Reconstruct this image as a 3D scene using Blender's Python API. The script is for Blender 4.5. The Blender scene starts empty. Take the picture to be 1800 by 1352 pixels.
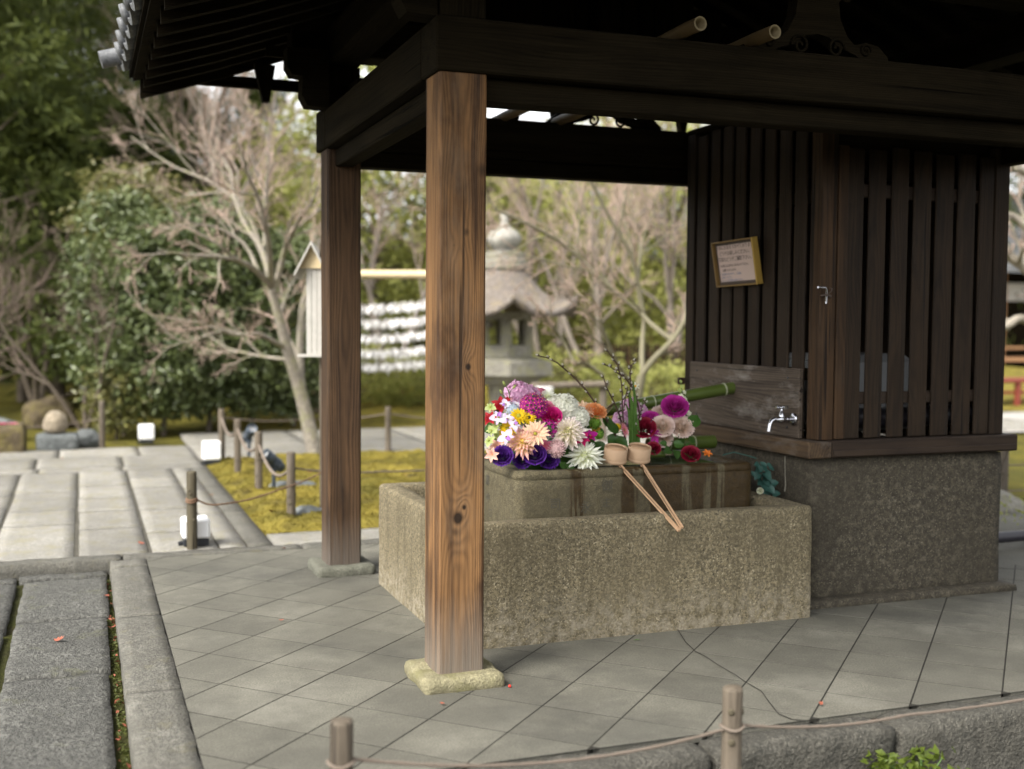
import bpy, math, random
import numpy as np
from mathutils import Vector, Matrix, Quaternion
from mathutils import noise as mno

# ------------------------------------------------------------------ camera, light, exposure
SC = bpy.context.scene
COL = SC.collection
F_PX, PITCH, ROLL, YAW, EYE = 2030.0, .0539, .0066, -.3571, 1.38
_cy, _sy = math.cos(YAW), math.sin(YAW)
FWD = np.array([-_sy*math.cos(PITCH), _cy*math.cos(PITCH), -math.sin(PITCH)])
_rt = np.array([_cy, _sy, 0.0]); _up = np.cross(_rt, FWD)
_c, _s = math.cos(ROLL), math.sin(ROLL)
RGT = _c*_rt+_s*_up; UPV = -_s*_rt+_c*_up
ORG = np.array([0, 0, EYE])
cam = bpy.data.cameras.new('camera'); camo = bpy.data.objects.new('camera', cam); COL.objects.link(camo)
camo.matrix_world = Matrix(((RGT[0], UPV[0], -FWD[0], 0), (RGT[1], UPV[1], -FWD[1], 0), (RGT[2], UPV[2], -FWD[2], EYE), (0, 0, 0, 1)))
cam.sensor_width = 36; cam.lens = F_PX/1800*36; cam.clip_start = .05; cam.clip_end = 900
cam.dof.use_dof = True; cam.dof.focus_distance = 4.85; cam.dof.aperture_fstop = 1.35
SC.camera = camo

SUN_EL, SUN_AZ = math.radians(47), math.radians(243)      # azimuth clockwise from +Y
world = bpy.data.worlds.new('World'); SC.world = world; world.use_nodes = True
wn = world.node_tree; wn.nodes.clear()
sky = wn.nodes.new('ShaderNodeTexSky'); sky.sky_type = 'NISHITA'; sky.sun_disc = False
sky.sun_elevation = SUN_EL; sky.sun_rotation = SUN_AZ; sky.air_density = 1.0; sky.dust_density = 3.0; sky.ozone_density = 1.0
hs = wn.nodes.new('ShaderNodeHueSaturation'); hs.inputs['Saturation'].default_value = .10
bg = wn.nodes.new('ShaderNodeBackground'); bg.inputs['Strength'].default_value = .115
wo = wn.nodes.new('ShaderNodeOutputWorld')
wn.links.new(sky.outputs[0], hs.inputs['Color']); wn.links.new(hs.outputs[0], bg.inputs['Color']); wn.links.new(bg.outputs[0], wo.inputs[0])
sl = bpy.data.lights.new('sun', 'SUN'); sl.energy = 1.5; sl.angle = math.radians(24); sl.color = (1, .94, .84)
so = bpy.data.objects.new('sun', sl); COL.objects.link(so)
_sd = Vector((math.sin(SUN_AZ)*math.cos(SUN_EL), math.cos(SUN_AZ)*math.cos(SUN_EL), math.sin(SUN_EL)))
so.rotation_euler = _sd.to_track_quat('Z', 'Y').to_euler(); so.location = (-8, -8, 14)
SC.view_settings.view_transform = 'Standard'; SC.view_settings.look = 'None'
SC.view_settings.exposure = 1.9; SC.view_settings.gamma = 1; SC.view_settings.use_curve_mapping = False
SC.render.engine = 'CYCLES'
cy = SC.cycles; cy.use_denoising = True; cy.max_bounces = 6; cy.diffuse_bounces = 4; cy.glossy_bounces = 3
cy.transmission_bounces = 4; cy.transparent_max_bounces = 6; cy.caustics_reflective = False; cy.caustics_refractive = False
cy.sample_clamp_indirect = 6
try: cy.denoiser = 'OPENIMAGEDENOISE'
except Exception: pass

# ------------------------------------------------------------------ places in the world
def ray(x, y): return (x-900)/F_PX*RGT-(y-676)/F_PX*UPV+FWD
def onplane(x, y, ax, val):
    d = ray(x, y); return Vector(ORG+d*((val-ORG[ax])/d[ax]))
def G(x, y, z=0.0): return onplane(x, y, 2, z)
def YP(x, y, Y): return onplane(x, y, 1, Y)
def XP(x, y, X): return onplane(x, y, 0, X)
def W(x, y, d): return Vector(ORG+ray(x, y)*d)
rng = random.Random(7); nrg = np.random.default_rng(7)

# ------------------------------------------------------------------ materials
class NT:
    def __init__(s, name):
        s.m = bpy.data.materials.new(name); s.m.use_nodes = True
        s.t = s.m.node_tree; s.b = s.t.nodes['Principled BSDF']; s.o = s.t.nodes['Material Output']
        s._g = None; s._tc = None; s._oi = None
    def n(s, ty, **kw):
        nd = s.t.nodes.new(ty)
        for k, v in kw.items(): setattr(nd, k, v)
        return nd
    def put(s, sock, v):
        if v is None: return
        if hasattr(v, 'is_linked'): s.t.links.new(v, sock)
        else:
            if isinstance(v, tuple) and len(v) == 3 and sock.type == 'RGBA': v = (*v, 1)
            sock.default_value = v
    @property
    def obj(s):
        if not s._tc: s._tc = s.n('ShaderNodeTexCoord')
        return s._tc.outputs['Object']
    @property
    def pos(s):
        if not s._g: s._g = s.n('ShaderNodeNewGeometry')
        return s._g.outputs['Position']
    @property
    def rand(s):
        if not s._oi: s._oi = s.n('ShaderNodeObjectInfo')
        return s._oi.outputs['Random']
    def noise(s, v, scale, detail=3, rough=.55, dist=0):
        nd = s.n('ShaderNodeTexNoise'); s.put(nd.inputs['Vector'], v)
        nd.inputs['Scale'].default_value = scale; nd.inputs['Detail'].default_value = detail
        nd.inputs['Roughness'].default_value = rough; nd.inputs['Distortion'].default_value = dist
        return nd.outputs['Fac']
    def vor(s, v, scale, feature='F1', out='Distance'):
        nd = s.n('ShaderNodeTexVoronoi', feature=feature); s.put(nd.inputs['Vector'], v); nd.inputs['Scale'].default_value = scale
        return nd.outputs[out]
    def ramp(s, f, stops, interp='LINEAR'):
        nd = s.n('ShaderNodeValToRGB'); s.put(nd.inputs[0], f); cr = nd.color_ramp; cr.interpolation = interp
        while len(cr.elements) < len(stops): cr.elements.new(.5)
        for e, (p, c) in zip(cr.elements, stops):
            e.position = p; e.color = (*c, 1) if isinstance(c, tuple) else (c, c, c, 1)
        return nd.outputs[0]
    def mix(s, f, a, b, blend='MIX'):
        nd = s.n('ShaderNodeMix', data_type='RGBA', blend_type=blend)
        s.put(nd.inputs[0], f); s.put(nd.inputs[6], a); s.put(nd.inputs[7], b); return nd.outputs[2]
    def ma(s, op, a, b=None, c=None, clamp=False):
        nd = s.n('ShaderNodeMath', operation=op, use_clamp=clamp); s.put(nd.inputs[0], a); s.put(nd.inputs[1], b); s.put(nd.inputs[2], c); return nd.outputs[0]
    def vm(s, op, a, b=None):
        nd = s.n('ShaderNodeVectorMath', operation=op); s.put(nd.inputs[0], a); s.put(nd.inputs[1], b)
        return nd.outputs['Value'] if op in ('LENGTH', 'DISTANCE', 'DOT_PRODUCT') else nd.outputs[0]
    def map(s, v, scale=(1, 1, 1), loc=(0, 0, 0)):
        nd = s.n('ShaderNodeMapping'); s.put(nd.inputs[0], v); s.put(nd.inputs['Location'], loc); nd.inputs['Scale'].default_value = scale; return nd.outputs[0]
    def xyz(s, v):
        nd = s.n('ShaderNodeSeparateXYZ'); s.put(nd.inputs[0], v); return nd.outputs
    def cxyz(s, x, y, z):
        nd = s.n('ShaderNodeCombineXYZ'); s.put(nd.inputs[0], x); s.put(nd.inputs[1], y); s.put(nd.inputs[2], z); return nd.outputs[0]
    def bump(s, h, st=.3, d=.01):
        nd = s.n('ShaderNodeBump'); nd.inputs['Strength'].default_value = st; nd.inputs['Distance'].default_value = d
        s.put(nd.inputs['Height'], h); s.put(s.b.inputs['Normal'], nd.outputs[0])
    def fin(s, col=None, rough=.8, spec=.3, metal=0):
        s.put(s.b.inputs['Base Color'], col); s.put(s.b.inputs['Roughness'], rough)
        s.b.inputs['Specular IOR Level'].default_value = spec; s.b.inputs['Metallic'].default_value = metal
        return s.m

def plain(name, c, rough=.6, var=.15, scale=30, metal=0, spec=.4):
    t = NT(name); f = t.noise(t.obj, scale, 4)
    col = t.mix(f, tuple(x*(1-var) for x in c), tuple(min(1, x*(1+var)) for x in c))
    t.bump(f, .15, .003); return t.fin(col, rough, spec, metal)

def stone(name, base, dark, light, grain=90, patch=2.5, rough=.85, speck=.5, moss=None, bumpd=.004, ovar=.12, stain=None, mot=.35, motscale=26):
    t = NT(name); p = t.pos
    g = t.noise(p, grain, 3, .7); v1 = t.noise(p, grain*.95, 2, .5); v2 = t.noise(t.map(p, (1, 1, 1), (7, 3, 5)), grain*.8, 2, .5)
    big = t.noise(p, patch, 5, .6)
    col = t.mix(t.ramp(g, [(.33, 0.), (.68, 1.)]), tuple(c*.55 for c in base), tuple(min(1, c*1.38) for c in base))
    col = t.mix(t.ma('MULTIPLY', t.ramp(t.noise(p, motscale, 4, .7), [(.44, 1.), (.58, 0.)]), mot), col, dark)
    col = t.mix(t.ma('MULTIPLY', t.ramp(t.noise(t.map(p, (1, 1, 1), (3, 9, 1)), motscale*.7, 4, .7), [(.52, 0.), (.68, 1.)]), mot*.8), col, light)
    col = t.mix(t.ma('MULTIPLY', t.ramp(v1, [(.62, 0.), (.68, 1.)]), speck), col, light)
    col = t.mix(t.ma('MULTIPLY', t.ramp(v2, [(.34, 1.), (.40, 0.)]), speck), col, dark)
    col = t.mix(t.ramp(big, [(.40, .55), (.62, 0.)]), col, tuple(c*.55 for c in base))
    fine = t.noise(p, patch*5, 4, .65)
    col = t.mix(t.ramp(fine, [(.55, 0.), (.75, .35)]), col, dark)
    if moss:
        mcol, amt = moss
        mm = t.noise(p, 7, 6, .7); col = t.mix(t.ramp(mm, [(.5-amt, 0.), (.62-amt*.6, .85)]), col, mcol)
    if stain: col = stain(t, p, col)
    r = t.ma('MULTIPLY_ADD', t.rand, 2*ovar, 1-ovar)
    col = t.mix(1.0, col, t.cxyz(r, r, r), 'MULTIPLY')
    h = t.ma('ADD', g, t.ma('MULTIPLY', t.noise(p, grain*.25, 4), 1.2)); t.bump(h, .8, bumpd)
    if hasattr(t, '_wet'): rough = t.ma('MULTIPLY_ADD', t._wet, -.5, rough)
    return t.fin(col, rough, .3)

def wood(name, axis, light, dark, gray=(.2, .18, .16), grayamt=.2, ring=.011, knots=(), bottom=None, rough=.75, warp=.05, pith=(0, 0), dkpatch=.5, rw=.24, spec=.22):
    """old timber; axis = grain direction 0/1/2 in object space"""
    t = NT(name); o = t.obj; r = t.rand
    off = [t.ma('MULTIPLY', r, 3.1), t.ma('MULTIPLY', r, 2.3), t.ma('MULTIPLY', r, 1.7)]
    a, b = [i for i in (0, 1, 2) if i != axis]
    shift = t.vm('ADD', o, t.cxyz(*[t.ma('MULTIPLY', r, 17.0) if i == axis else 0.0 for i in range(3)]))
    sc = [6., 6., 6.]; sc[axis] = .9
    w1 = t.noise(t.map(shift, tuple(sc)), 1.0, 2, .5); w2 = t.noise(t.map(shift, tuple(sc), (5, 9, 3)), 1.0, 2, .5)
    X = t.xyz(o)
    pa, pb = .03-pith[0], .11-pith[1]
    ca = t.ma('ADD', t.ma('ADD', X[a], t.ma('MULTIPLY_ADD', r, .06, pa)), t.ma('MULTIPLY', t.ma('SUBTRACT', w1, .5), warp*2))
    cb = t.ma('ADD', t.ma('ADD', X[b], t.ma('MULTIPLY_ADD', r, .05, pb)), t.ma('MULTIPLY', t.ma('SUBTRACT', w2, .5), warp*2))
    rad = t.ma('SQRT', t.ma('ADD', t.ma('MULTIPLY', ca, ca), t.ma('MULTIPLY', cb, cb)))
    kd = None
    for (kx, kz, kr, ks) in knots:           # knots lie on the -Y face: x, z local, radius, strength
        dx = t.ma('SUBTRACT', X[0], kx); dz = t.ma('MULTIPLY', t.ma('SUBTRACT', X[2], kz), .42)
        d2 = t.ma('ADD', t.ma('MULTIPLY', dx, dx), t.ma('MULTIPLY', dz, dz))
        e = t.ma('MULTIPLY', t.ma('EXPONENT', t.ma('MULTIPLY', d2, -1/(kr*kr*5))), ks*.014); rad = t.ma('ADD', rad, e)
        dz1 = t.ma('MULTIPLY', t.ma('SUBTRACT', X[2], kz), .8)
        q = t.ma('EXPONENT', t.ma('MULTIPLY', t.ma('ADD', t.ma('MULTIPLY', dx, dx), t.ma('MULTIPLY', dz1, dz1)), -1/(kr*kr)))
        q = t.ma('MULTIPLY', q, min(1, ks)); kd = q if kd is None else t.ma('MAXIMUM', kd, q)
    rings = t.ma('MULTIPLY_ADD', t.ma('SINE', t.ma('MULTIPLY', rad, 6.283/ring)), .5, .5)
    s2 = [230., 230., 230.]; s2[axis] = 5.
    fib = t.noise(t.map(shift, tuple(s2)), 1.0, 4, .7)
    s3 = [60., 60., 60.]; s3[axis] = 1.2
    s5 = [22., 22., 22.]; s5[axis] = .8
    wide = t.noise(t.map(shift, tuple(s5), (4, 2, 8)), 1.0, 4, .65)
    streak = t.noise(t.map(shift, tuple(s3)), 1.0, 4, .6)
    s4 = [4., 4., 4.]; s4[axis] = 1.5
    big = t.noise(t.map(shift, tuple(s4)), 1.0, 5, .65)
    f = t.ma('ADD', t.ma('MULTIPLY', t.ma('MULTIPLY', t.ma('POWER', rings, 1.4), t.ramp(big, [(.3, .35), (.65, 1.)])), rw), t.ma('ADD', t.ma('MULTIPLY', fib, .30), t.ma('MULTIPLY', streak, .55)))
    mid = tuple((l*.55+d*.45) for l, d in zip(light, dark))
    col = t.ramp(f, [(.26, light), (.55, mid), (.80, dark)])
    col = t.mix(t.ramp(big, [(.46, 0.), (.72, dkpatch)]), col, dark)
    col = t.mix(t.ramp(wide, [(.50, 0.), (.66, dkpatch)]), col, mid if rw < .2 else dark)
    g2 = t.noise(t.map(shift, tuple(s4), (3, 1, 7)), 1.7, 5, .7)
    col = t.mix(t.ramp(g2, [(.52, 0.), (.75, grayamt)]), col, gray)
    if bottom:                                  # weathered, silvered foot of a post
        z0, z1, bc = bottom
        zz = t.ma('ADD', X[2], t.ma('MULTIPLY', t.ma('SUBTRACT', streak, .5), .35))
        mr = t.n('ShaderNodeMapRange'); t.put(mr.inputs[0], zz); mr.inputs[1].default_value = z1; mr.inputs[2].default_value = z0
        col = t.mix(t.ma('MULTIPLY', mr.outputs[0], .7), col, t.mix(t.ramp(fib, [(.35, 0.), (.65, 1.)]), tuple(c*.5 for c in bc), bc))
    cr = t.ramp(t.noise(t.map(shift, tuple(s3), (1, 2, 3)), .55, 2, .5), [(.30, 1.), (.345, 0.)])   # drying checks
    col = t.mix(t.ma('MULTIPLY', cr, .75), col, tuple(c*.25 for c in dark))
    if kd is not None: col = t.mix(t.ramp(kd, [(.25, 0.), (.7, .95)]), col, (.012, .007, .004))
    h = t.ma('SUBTRACT', t.ma('ADD', t.ma('MULTIPLY', rings, .35), t.ma('MULTIPLY', fib, .6)), t.ma('MULTIPLY', cr, 1.5)); t.bump(h, .55, .003)
    return t.fin(col, rough, spec)

def leafmat(name, c1, c2, trans=.35, rough=.5, scale=2.5, spec=.4):
    t = NT(name); p = t.pos
    f = t.noise(p, scale, 2); f2 = t.noise(p, scale*14, 1)
    col = t.mix(t.ramp(t.ma('MULTIPLY_ADD', f2, .6, t.ma('MULTIPLY', f, .4)), [(.35, 0.), (.65, 1.)]), c1, c2)
    t.fin(col, rough, spec)
    tr = t.n('ShaderNodeBsdfTranslucent'); t.put(tr.inputs[0], col)
    mx = t.n('ShaderNodeMixShader'); mx.inputs[0].default_value = trans
    t.t.links.new(t.b.outputs[0], mx.inputs[1]); t.t.links.new(tr.outputs[0], mx.inputs[2]); t.t.links.new(mx.outputs[0], t.o.inputs[0])
    return t.m

def petal(name, cin, cout, r0=.25, r1=.95, trans=.25, rough=.55):
    t = NT(name); d = t.vm('LENGTH', t.obj)
    mr = t.n('ShaderNodeMapRange'); t.put(mr.inputs[0], d); mr.inputs[1].default_value = r0; mr.inputs[2].default_value = r1
    f = t.ma('ADD', mr.outputs[0], t.ma('MULTIPLY', t.ma('SUBTRACT', t.noise(t.obj, 6, 2), .5), .4), clamp=True)
    col = t.mix(f, cin, cout); t.fin(col, rough, .25)
    tr = t.n('ShaderNodeBsdfTranslucent'); t.put(tr.inputs[0], col)
    mx = t.n('ShaderNodeMixShader'); mx.inputs[0].default_value = trans
    t.t.links.new(t.b.outputs[0], mx.inputs[1]); t.t.links.new(tr.outputs[0], mx.inputs[2]); t.t.links.new(mx.outputs[0], t.o.inputs[0])
    return t.m

# ------------------------------------------------------------------ mesh helpers
def fast_mesh(name, V, F, smooth=False):
    V = np.asarray(V, dtype=np.float32); F = np.asarray(F, dtype=np.int32); k = F.shape[1]
    me = bpy.data.meshes.new(name)
    me.vertices.add(len(V)); me.vertices.foreach_set('co', V.ravel())
    me.loops.add(F.size); me.loops.foreach_set('vertex_index', F.ravel())
    me.polygons.add(len(F)); me.polygons.foreach_set('loop_start', np.arange(0, F.size, k, dtype=np.int32))
    me.polygons.foreach_set('loop_total', np.full(len(F), k, dtype=np.int32))
    if smooth: me.polygons.foreach_set('use_smooth', np.ones(len(F), dtype=bool))
    me.update(calc_edges=True); me.validate(); return me

def link(name, me, mat=None, parent=None, loc=None):
    o = bpy.data.objects.new(name, me); COL.objects.link(o)
    if mat is not None and me is not None and len(me.materials) == 0: me.materials.append(mat)
    if parent is not None: o.parent = parent
    if loc is not None: o.location = loc
    return o

def tag(o, label=None, cat=None, group=None, kind=None):
    if label: o['label'] = label
    if cat: o['category'] = cat
    if group: o['group'] = group
    if kind: o['kind'] = kind
    return o

def thing(name, label, cat, loc=(0, 0, 0), group=None, rot=None, scale=None):
    o = bpy.data.objects.new(name, None); COL.objects.link(o); o.location = loc; o.empty_display_size = .1
    if rot is not None:
        if isinstance(rot, Quaternion): o.rotation_mode = 'QUATERNION'; o.rotation_quaternion = rot
        else: o.rotation_euler = rot
    if scale: o.scale = (scale,)*3
    return tag(o, label, cat, group)

def copy_tree(o, parent=None, label=None):
    c = o.copy(); COL.objects.link(c)
    if parent is not None: c.parent = parent
    if label: c['label'] = label
    for ch in list(o.children): copy_tree(ch, c)
    return c

class MB:
    def __init__(s): s.v = []; s.f = []; s.s = []
    def add(s, v, f, smooth=False):
        n = len(s.v); s.v.extend([tuple(p) for p in v]); s.f.extend([tuple(i+n for i in q) for q in f]); s.s.extend([smooth]*len(f)); return s
    def box(s, x0, x1, y0, y1, z0, z1, ch=.004, M=None):
        ch = min(ch, (x1-x0)*.3, (y1-y0)*.3, (z1-z0)*.3)
        lo = (x0, y0, z0); hi = (x1, y1, z1); V = []; idx = {}
        for sx in (0, 1):
            for sy in (0, 1):
                for sz in (0, 1):
                    sg = (sx, sy, sz)
                    for ax in range(3):
                        p = [0, 0, 0]
                        for k in range(3):
                            e = lo[k] if sg[k] == 0 else hi[k]
                            p[k] = e if k == ax else e+(ch if sg[k] == 0 else -ch)
                        idx[(sg, ax)] = len(V); V.append(p)
        F = []
        cs = [(0, 0), (1, 0), (1, 1), (0, 1)]
        for ax in range(3):
            a, b = [(1, 2), (2, 0), (0, 1)][ax]
            for sd in (0, 1):
                q = []
                for (u, w) in cs:
                    sg = [0, 0, 0]; sg[ax] = sd; sg[a] = u; sg[b] = w; q.append(idx[(tuple(sg), ax)])
                F.append(q if sd else q[::-1])
        for ax in range(3):
            a, b = [(1, 2), (2, 0), (0, 1)][ax]
            for u in (0, 1):
                for w in (0, 1):
                    s0 = [0, 0, 0]; s0[a] = u; s0[b] = w; s1 = list(s0); s1[ax] = 1
                    q = [idx[(tuple(s0), a)], idx[(tuple(s1), a)], idx[(tuple(s1), b)], idx[(tuple(s0), b)]]
                    F.append(q if (u == w) else q[::-1])
        for sg in [(i, j, k) for i in (0, 1) for j in (0, 1) for k in (0, 1)]:
            q = [idx[(sg, 0)], idx[(sg, 1)], idx[(sg, 2)]]; F.append(q if sum(sg) % 2 == 1 else q[::-1])
        if M is not None: V = [tuple(M @ Vector(p)) for p in V]
        return s.add(V, F)
    def tube(s, pts, rad, sides=8, caps=True, smooth=True):
        P = [Vector(p) for p in pts]; n = len(P)
        R = rad if isinstance(rad, (list, tuple)) else [rad]*n
        V = []; prev = None
        for i, p in enumerate(P):
            tg = (P[min(i+1, n-1)]-P[max(i-1, 0)]); tg = tg.normalized() if tg.length > 1e-9 else Vector((0, 0, 1))
            if prev is None:
                ref = Vector((0, 0, 1)) if abs(tg.z) < .9 else Vector((1, 0, 0)); u = tg.cross(ref).normalized()
            else: u = (prev-tg*prev.dot(tg)).normalized()
            prev = u; w = tg.cross(u)
            for k in range(sides):
                a = 2*math.pi*k/sides; V.append(tuple(p+(u*math.cos(a)+w*math.sin(a))*R[i]))
        F = []
        for i in range(n-1):
            for k in range(sides):
                k2 = (k+1) % sides; F.append((i*sides+k, i*sides+k2, (i+1)*sides+k2, (i+1)*sides+k))
        s.add(V, F, smooth)
        if caps: s.add([V[k] for k in range(sides)][::-1], [tuple(range(sides))]); s.add(V[-sides:], [tuple(range(sides))])
        return s
    def lathe(s, prof, sides=24, c=(0, 0, 0), smooth=True, M=None, rot=0):
        V = []
        for (r, z) in prof:
            for k in range(sides):
                a = 2*math.pi*k/sides+rot; V.append((c[0]+r*math.cos(a), c[1]+r*math.sin(a), c[2]+z))
        F = []
        for i in range(len(prof)-1):
            for k in range(sides):
                k2 = (k+1) % sides; F.append((i*sides+k, i*sides+k2, (i+1)*sides+k2, (i+1)*sides+k))
        if M is not None: V = [tuple(M @ Vector(p)) for p in V]
        return s.add(V, F, smooth)
    def prism(s, poly, axis, a0, a1, M=None):
        """polygon of (u,v) extruded along axis (0: y,z  1: x,z  2: x,y)"""
        n = len(poly); V = []
        for a in (a0, a1):
            for (u, v) in poly:
                p = [(a, u, v), (u, a, v), (u, v, a)][axis]; V.append(p)
        F = [tuple(range(n))[::-1], tuple(range(n, 2*n))]+[(i, (i+1) % n, n+(i+1) % n, n+i) for i in range(n)]
        if M is not None: V = [tuple(M @ Vector(p)) for p in V]
        return s.add(V, F)
    def sheet(s, x0, x1, y0, y1, z, nx=1, ny=1, fn=None):
        V = []
        for j in range(ny+1):
            for i in range(nx+1):
                x = x0+(x1-x0)*i/nx; y = y0+(y1-y0)*j/ny; V.append((x, y, z+(fn(x, y) if fn else 0)))
        F = [(j*(nx+1)+i, j*(nx+1)+i+1, (j+1)*(nx+1)+i+1, (j+1)*(nx+1)+i) for j in range(ny) for i in range(nx)]
        return s.add(V, F, fn is not None)
    def mesh(s, name, org=(0, 0, 0), recalc=False):
        me = bpy.data.meshes.new(name); o = Vector(org)
        me.from_pydata([tuple(Vector(p)-o) for p in s.v], [], s.f); me.polygons.foreach_set('use_smooth', s.s)
        if recalc:
            import bmesh
            b = bmesh.new(); b.from_mesh(me); bmesh.ops.recalc_face_normals(b, faces=b.faces); b.to_mesh(me); b.free()
        me.update(); return me
    def build(s, name, mat, parent=None, org=None, loc=None, recalc=True):
        """vertices are world points; org (or the parent's place) becomes the object's origin"""
        if parent is not None: b = Vector(parent_loc(parent)); return link(name, s.mesh(name, b, recalc), mat, parent)
        o = org if org is not None else (0, 0, 0)
        return link(name, s.mesh(name, o, recalc), mat, None, o)
    def local(s, name, mat, parent=None, loc=None, recalc=True):
        """vertices are already local"""
        return link(name, s.mesh(name, (0, 0, 0), recalc), mat, parent, loc)

def parent_loc(p):
    v = Vector((0, 0, 0))
    while p is not None: v += p.location; p = p.parent
    return v

def rough_block(x0, x1, y0, y1, z0, z1, res=.05, amp=.006, rnd=.015, freq=9, seed=0, keep_top=False):
    """a hewn stone: subdivided box, rounded edges, uneven faces"""
    mb = MB(); d = (x1-x0, y1-y0, z1-z0); n = [max(2, min(40, int(round(k/res)))) for k in d]
    idx = {}; V = []
    lo = Vector((x0, y0, z0)); hi = Vector((x1, y1, z1))
    def vid(i, j, k):
        key = (i, j, k)
        if key in idx: return idx[key]
        p = Vector((x0+d[0]*i/n[0], y0+d[1]*j/n[1], z0+d[2]*k/n[2]))
        q = Vector([min(max(p[m], lo[m]+rnd), hi[m]-rnd) for m in range(3)]); dl = p-q
        if dl.length > 1e-9: p = q+dl.normalized()*rnd if sum(1 for m in range(3) if abs(dl[m]) > 1e-6) > 1 else p
        s = mno.noise_vector(Vector((p.x*freq+seed, p.y*freq+seed*1.7, p.z*freq)))*amp
        p = p+s; idx[key] = len(V); V.append(tuple(p)); return idx[key]
    F = []
    for (a, b, c) in ((0, 1, 2), (1, 2, 0), (2, 0, 1)):
        for side in (0, 1):
            for i in range(n[a]):
                for j in range(n[b]):
                    q = []
                    for (u, w) in ((0, 0), (1, 0), (1, 1), (0, 1)):
                        t = [0, 0, 0]; t[a] = i+u; t[b] = j+w; t[c] = n[c]*side; q.append(vid(*t))
                    F.append(q if side else q[::-1])
    mb.add(V, F, True); return mb

def tubes_np(P, R, sides):
    """P (B,n,3) polylines, R (B,n) radii"""
    P = np.asarray(P, float); R = np.asarray(R, float); B, n, _ = P.shape
    T = np.empty_like(P); T[:, 1:-1] = P[:, 2:]-P[:, :-2]; T[:, 0] = P[:, 1]-P[:, 0]; T[:, -1] = P[:, -1]-P[:, -2]
    T /= np.linalg.norm(T, axis=2, keepdims=True)+1e-9
    m = T.mean(1); ref = np.where(np.abs(m[:, 2:3]) < .8, np.array([[0, 0, 1.]]), np.array([[1., 0, 0]]))
    U = np.cross(T, ref[:, None, :]); U /= np.linalg.norm(U, axis=2, keepdims=True)+1e-9
    Wv = np.cross(T, U); a = np.arange(sides)*2*np.pi/sides
    V = P[:, :, None, :]+R[:, :, None, None]*(U[:, :, None, :]*np.cos(a)[None, None, :, None]+Wv[:, :, None, :]*np.sin(a)[None, None, :, None])
    i = np.arange(n-1)[:, None]*sides; k = np.arange(sides)[None, :]; k2 = (k+1) % sides
    q = np.stack([i+k, i+k2, i+sides+k2, i+sides+k], -1).reshape(-1, 4)
    F = (np.arange(B)[:, None, None]*(n*sides)+q[None]).reshape(-1, 4)
    return V.reshape(-1, 3), F

def join_np(parts):
    Vs, Fs, o = [], [], 0
    for V, F in parts: Vs.append(V); Fs.append(F+o); o += len(V)
    return np.concatenate(Vs), np.concatenate(Fs)

def leaves_np(C, D, L, Wd, g, fold=.25):
    """diamond leaves: centres C, directions D, lengths L, widths Wd"""
    N = len(C); D = D/(np.linalg.norm(D, axis=1, keepdims=True)+1e-9)
    r = g.normal(size=(N, 3)); S = np.cross(D, r); S /= np.linalg.norm(S, axis=1, keepdims=True)+1e-9; Nn = np.cross(S, D)
    L = np.asarray(L)[:, None]; Wd = np.asarray(Wd)[:, None]
    b = C-D*L*.5; t = C+D*L*.5; m = C-D*L*.05+Nn*Wd*fold
    V = np.stack([b, m+S*Wd*.5, t, m-S*Wd*.5], 1).reshape(-1, 3)
    i = np.arange(N)[:, None]*4
    return V, np.concatenate([i+np.array([[0, 2, 1]]), i+np.array([[0, 3, 2]])], 0)
# ------------------------------------------------------------------ material set
def tile_stain(t, p, col):
    n = t.noise(p, .9, 6, .62); m = t.noise(t.map(p, (1, 1, 1), (4, 8, 2)), 2.3, 5, .7)
    return t.mix(t.ma('MULTIPLY', t.ramp(n, [(.50, 0.), (.60, 1.)]), t.ramp(m, [(.40, .55), (.58, .1)])), col, (.05, .049, .042))
m_tile = stone('floor stone', (.138, .132, .107), (.066, .063, .052), (.205, .197, .165), 150, 1.3, .8, .45, bumpd=.002, ovar=.12, mot=.45, motscale=3, stain=tile_stain)
m_joint = stone('joint earth', (.022, .02, .015), (.01, .01, .008), (.04, .036, .028), 60, 3)
m_pathjoint = stone('path joint', (.085, .078, .06), (.04, .036, .03), (.14, .13, .1), 60, 3)
m_kerb = stone('kerb granite', (.14, .133, .112), (.042, .042, .038), (.25, .24, .21), 110, 3, bumpd=.008, speck=.6, moss=((.12, .11, .075), -.06))
m_slab = stone('path granite', (.275, .262, .232), (.13, .124, .11), (.39, .375, .34), 95, 1.6, bumpd=.009, speck=.55, ovar=.2, moss=((.2, .185, .13), .0))
m_kerbdk = stone('dark kerb granite', (.085, .08, .066), (.03, .03, .026), (.17, .16, .135), 90, 3, bumpd=.014, speck=.7, mot=.5, motscale=30)
m_slabold = stone('weathered slab', (.112, .11, .098), (.026, .026, .024), (.20, .196, .178), 75, 3, bumpd=.016, speck=.6, ovar=.14, moss=((.09, .09, .06), -.08), mot=.6, motscale=34)
def trough_stain(t, p, col):
    z = t.xyz(p)[2]; n = t.noise(p, 5, 4, .6)
    mr = t.n('ShaderNodeMapRange'); t.put(mr.inputs[0], t.ma('ADD', z, t.ma('MULTIPLY', n, .3))); mr.inputs[1].default_value = .38; mr.inputs[2].default_value = .2
    return t.mix(t.ma('MULTIPLY', mr.outputs[0], t.ramp(t.noise(p, 22, 4, .7), [(.42, 0.), (.62, .6)])), t.mix(t.ramp(t.noise(t.map(p, (13, 13, .9)), 1.0, 4, .6), [(.50, 0.), (.66, .55)]), col, (.07, .058, .034)), (.30, .265, .20))
m_trough = stone('trough granite', (.20, .165, .098), (.03, .027, .02), (.37, .32, .215), 115, 2.2, bumpd=.006, speck=.95, stain=trough_stain, mot=.6, motscale=75)
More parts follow.
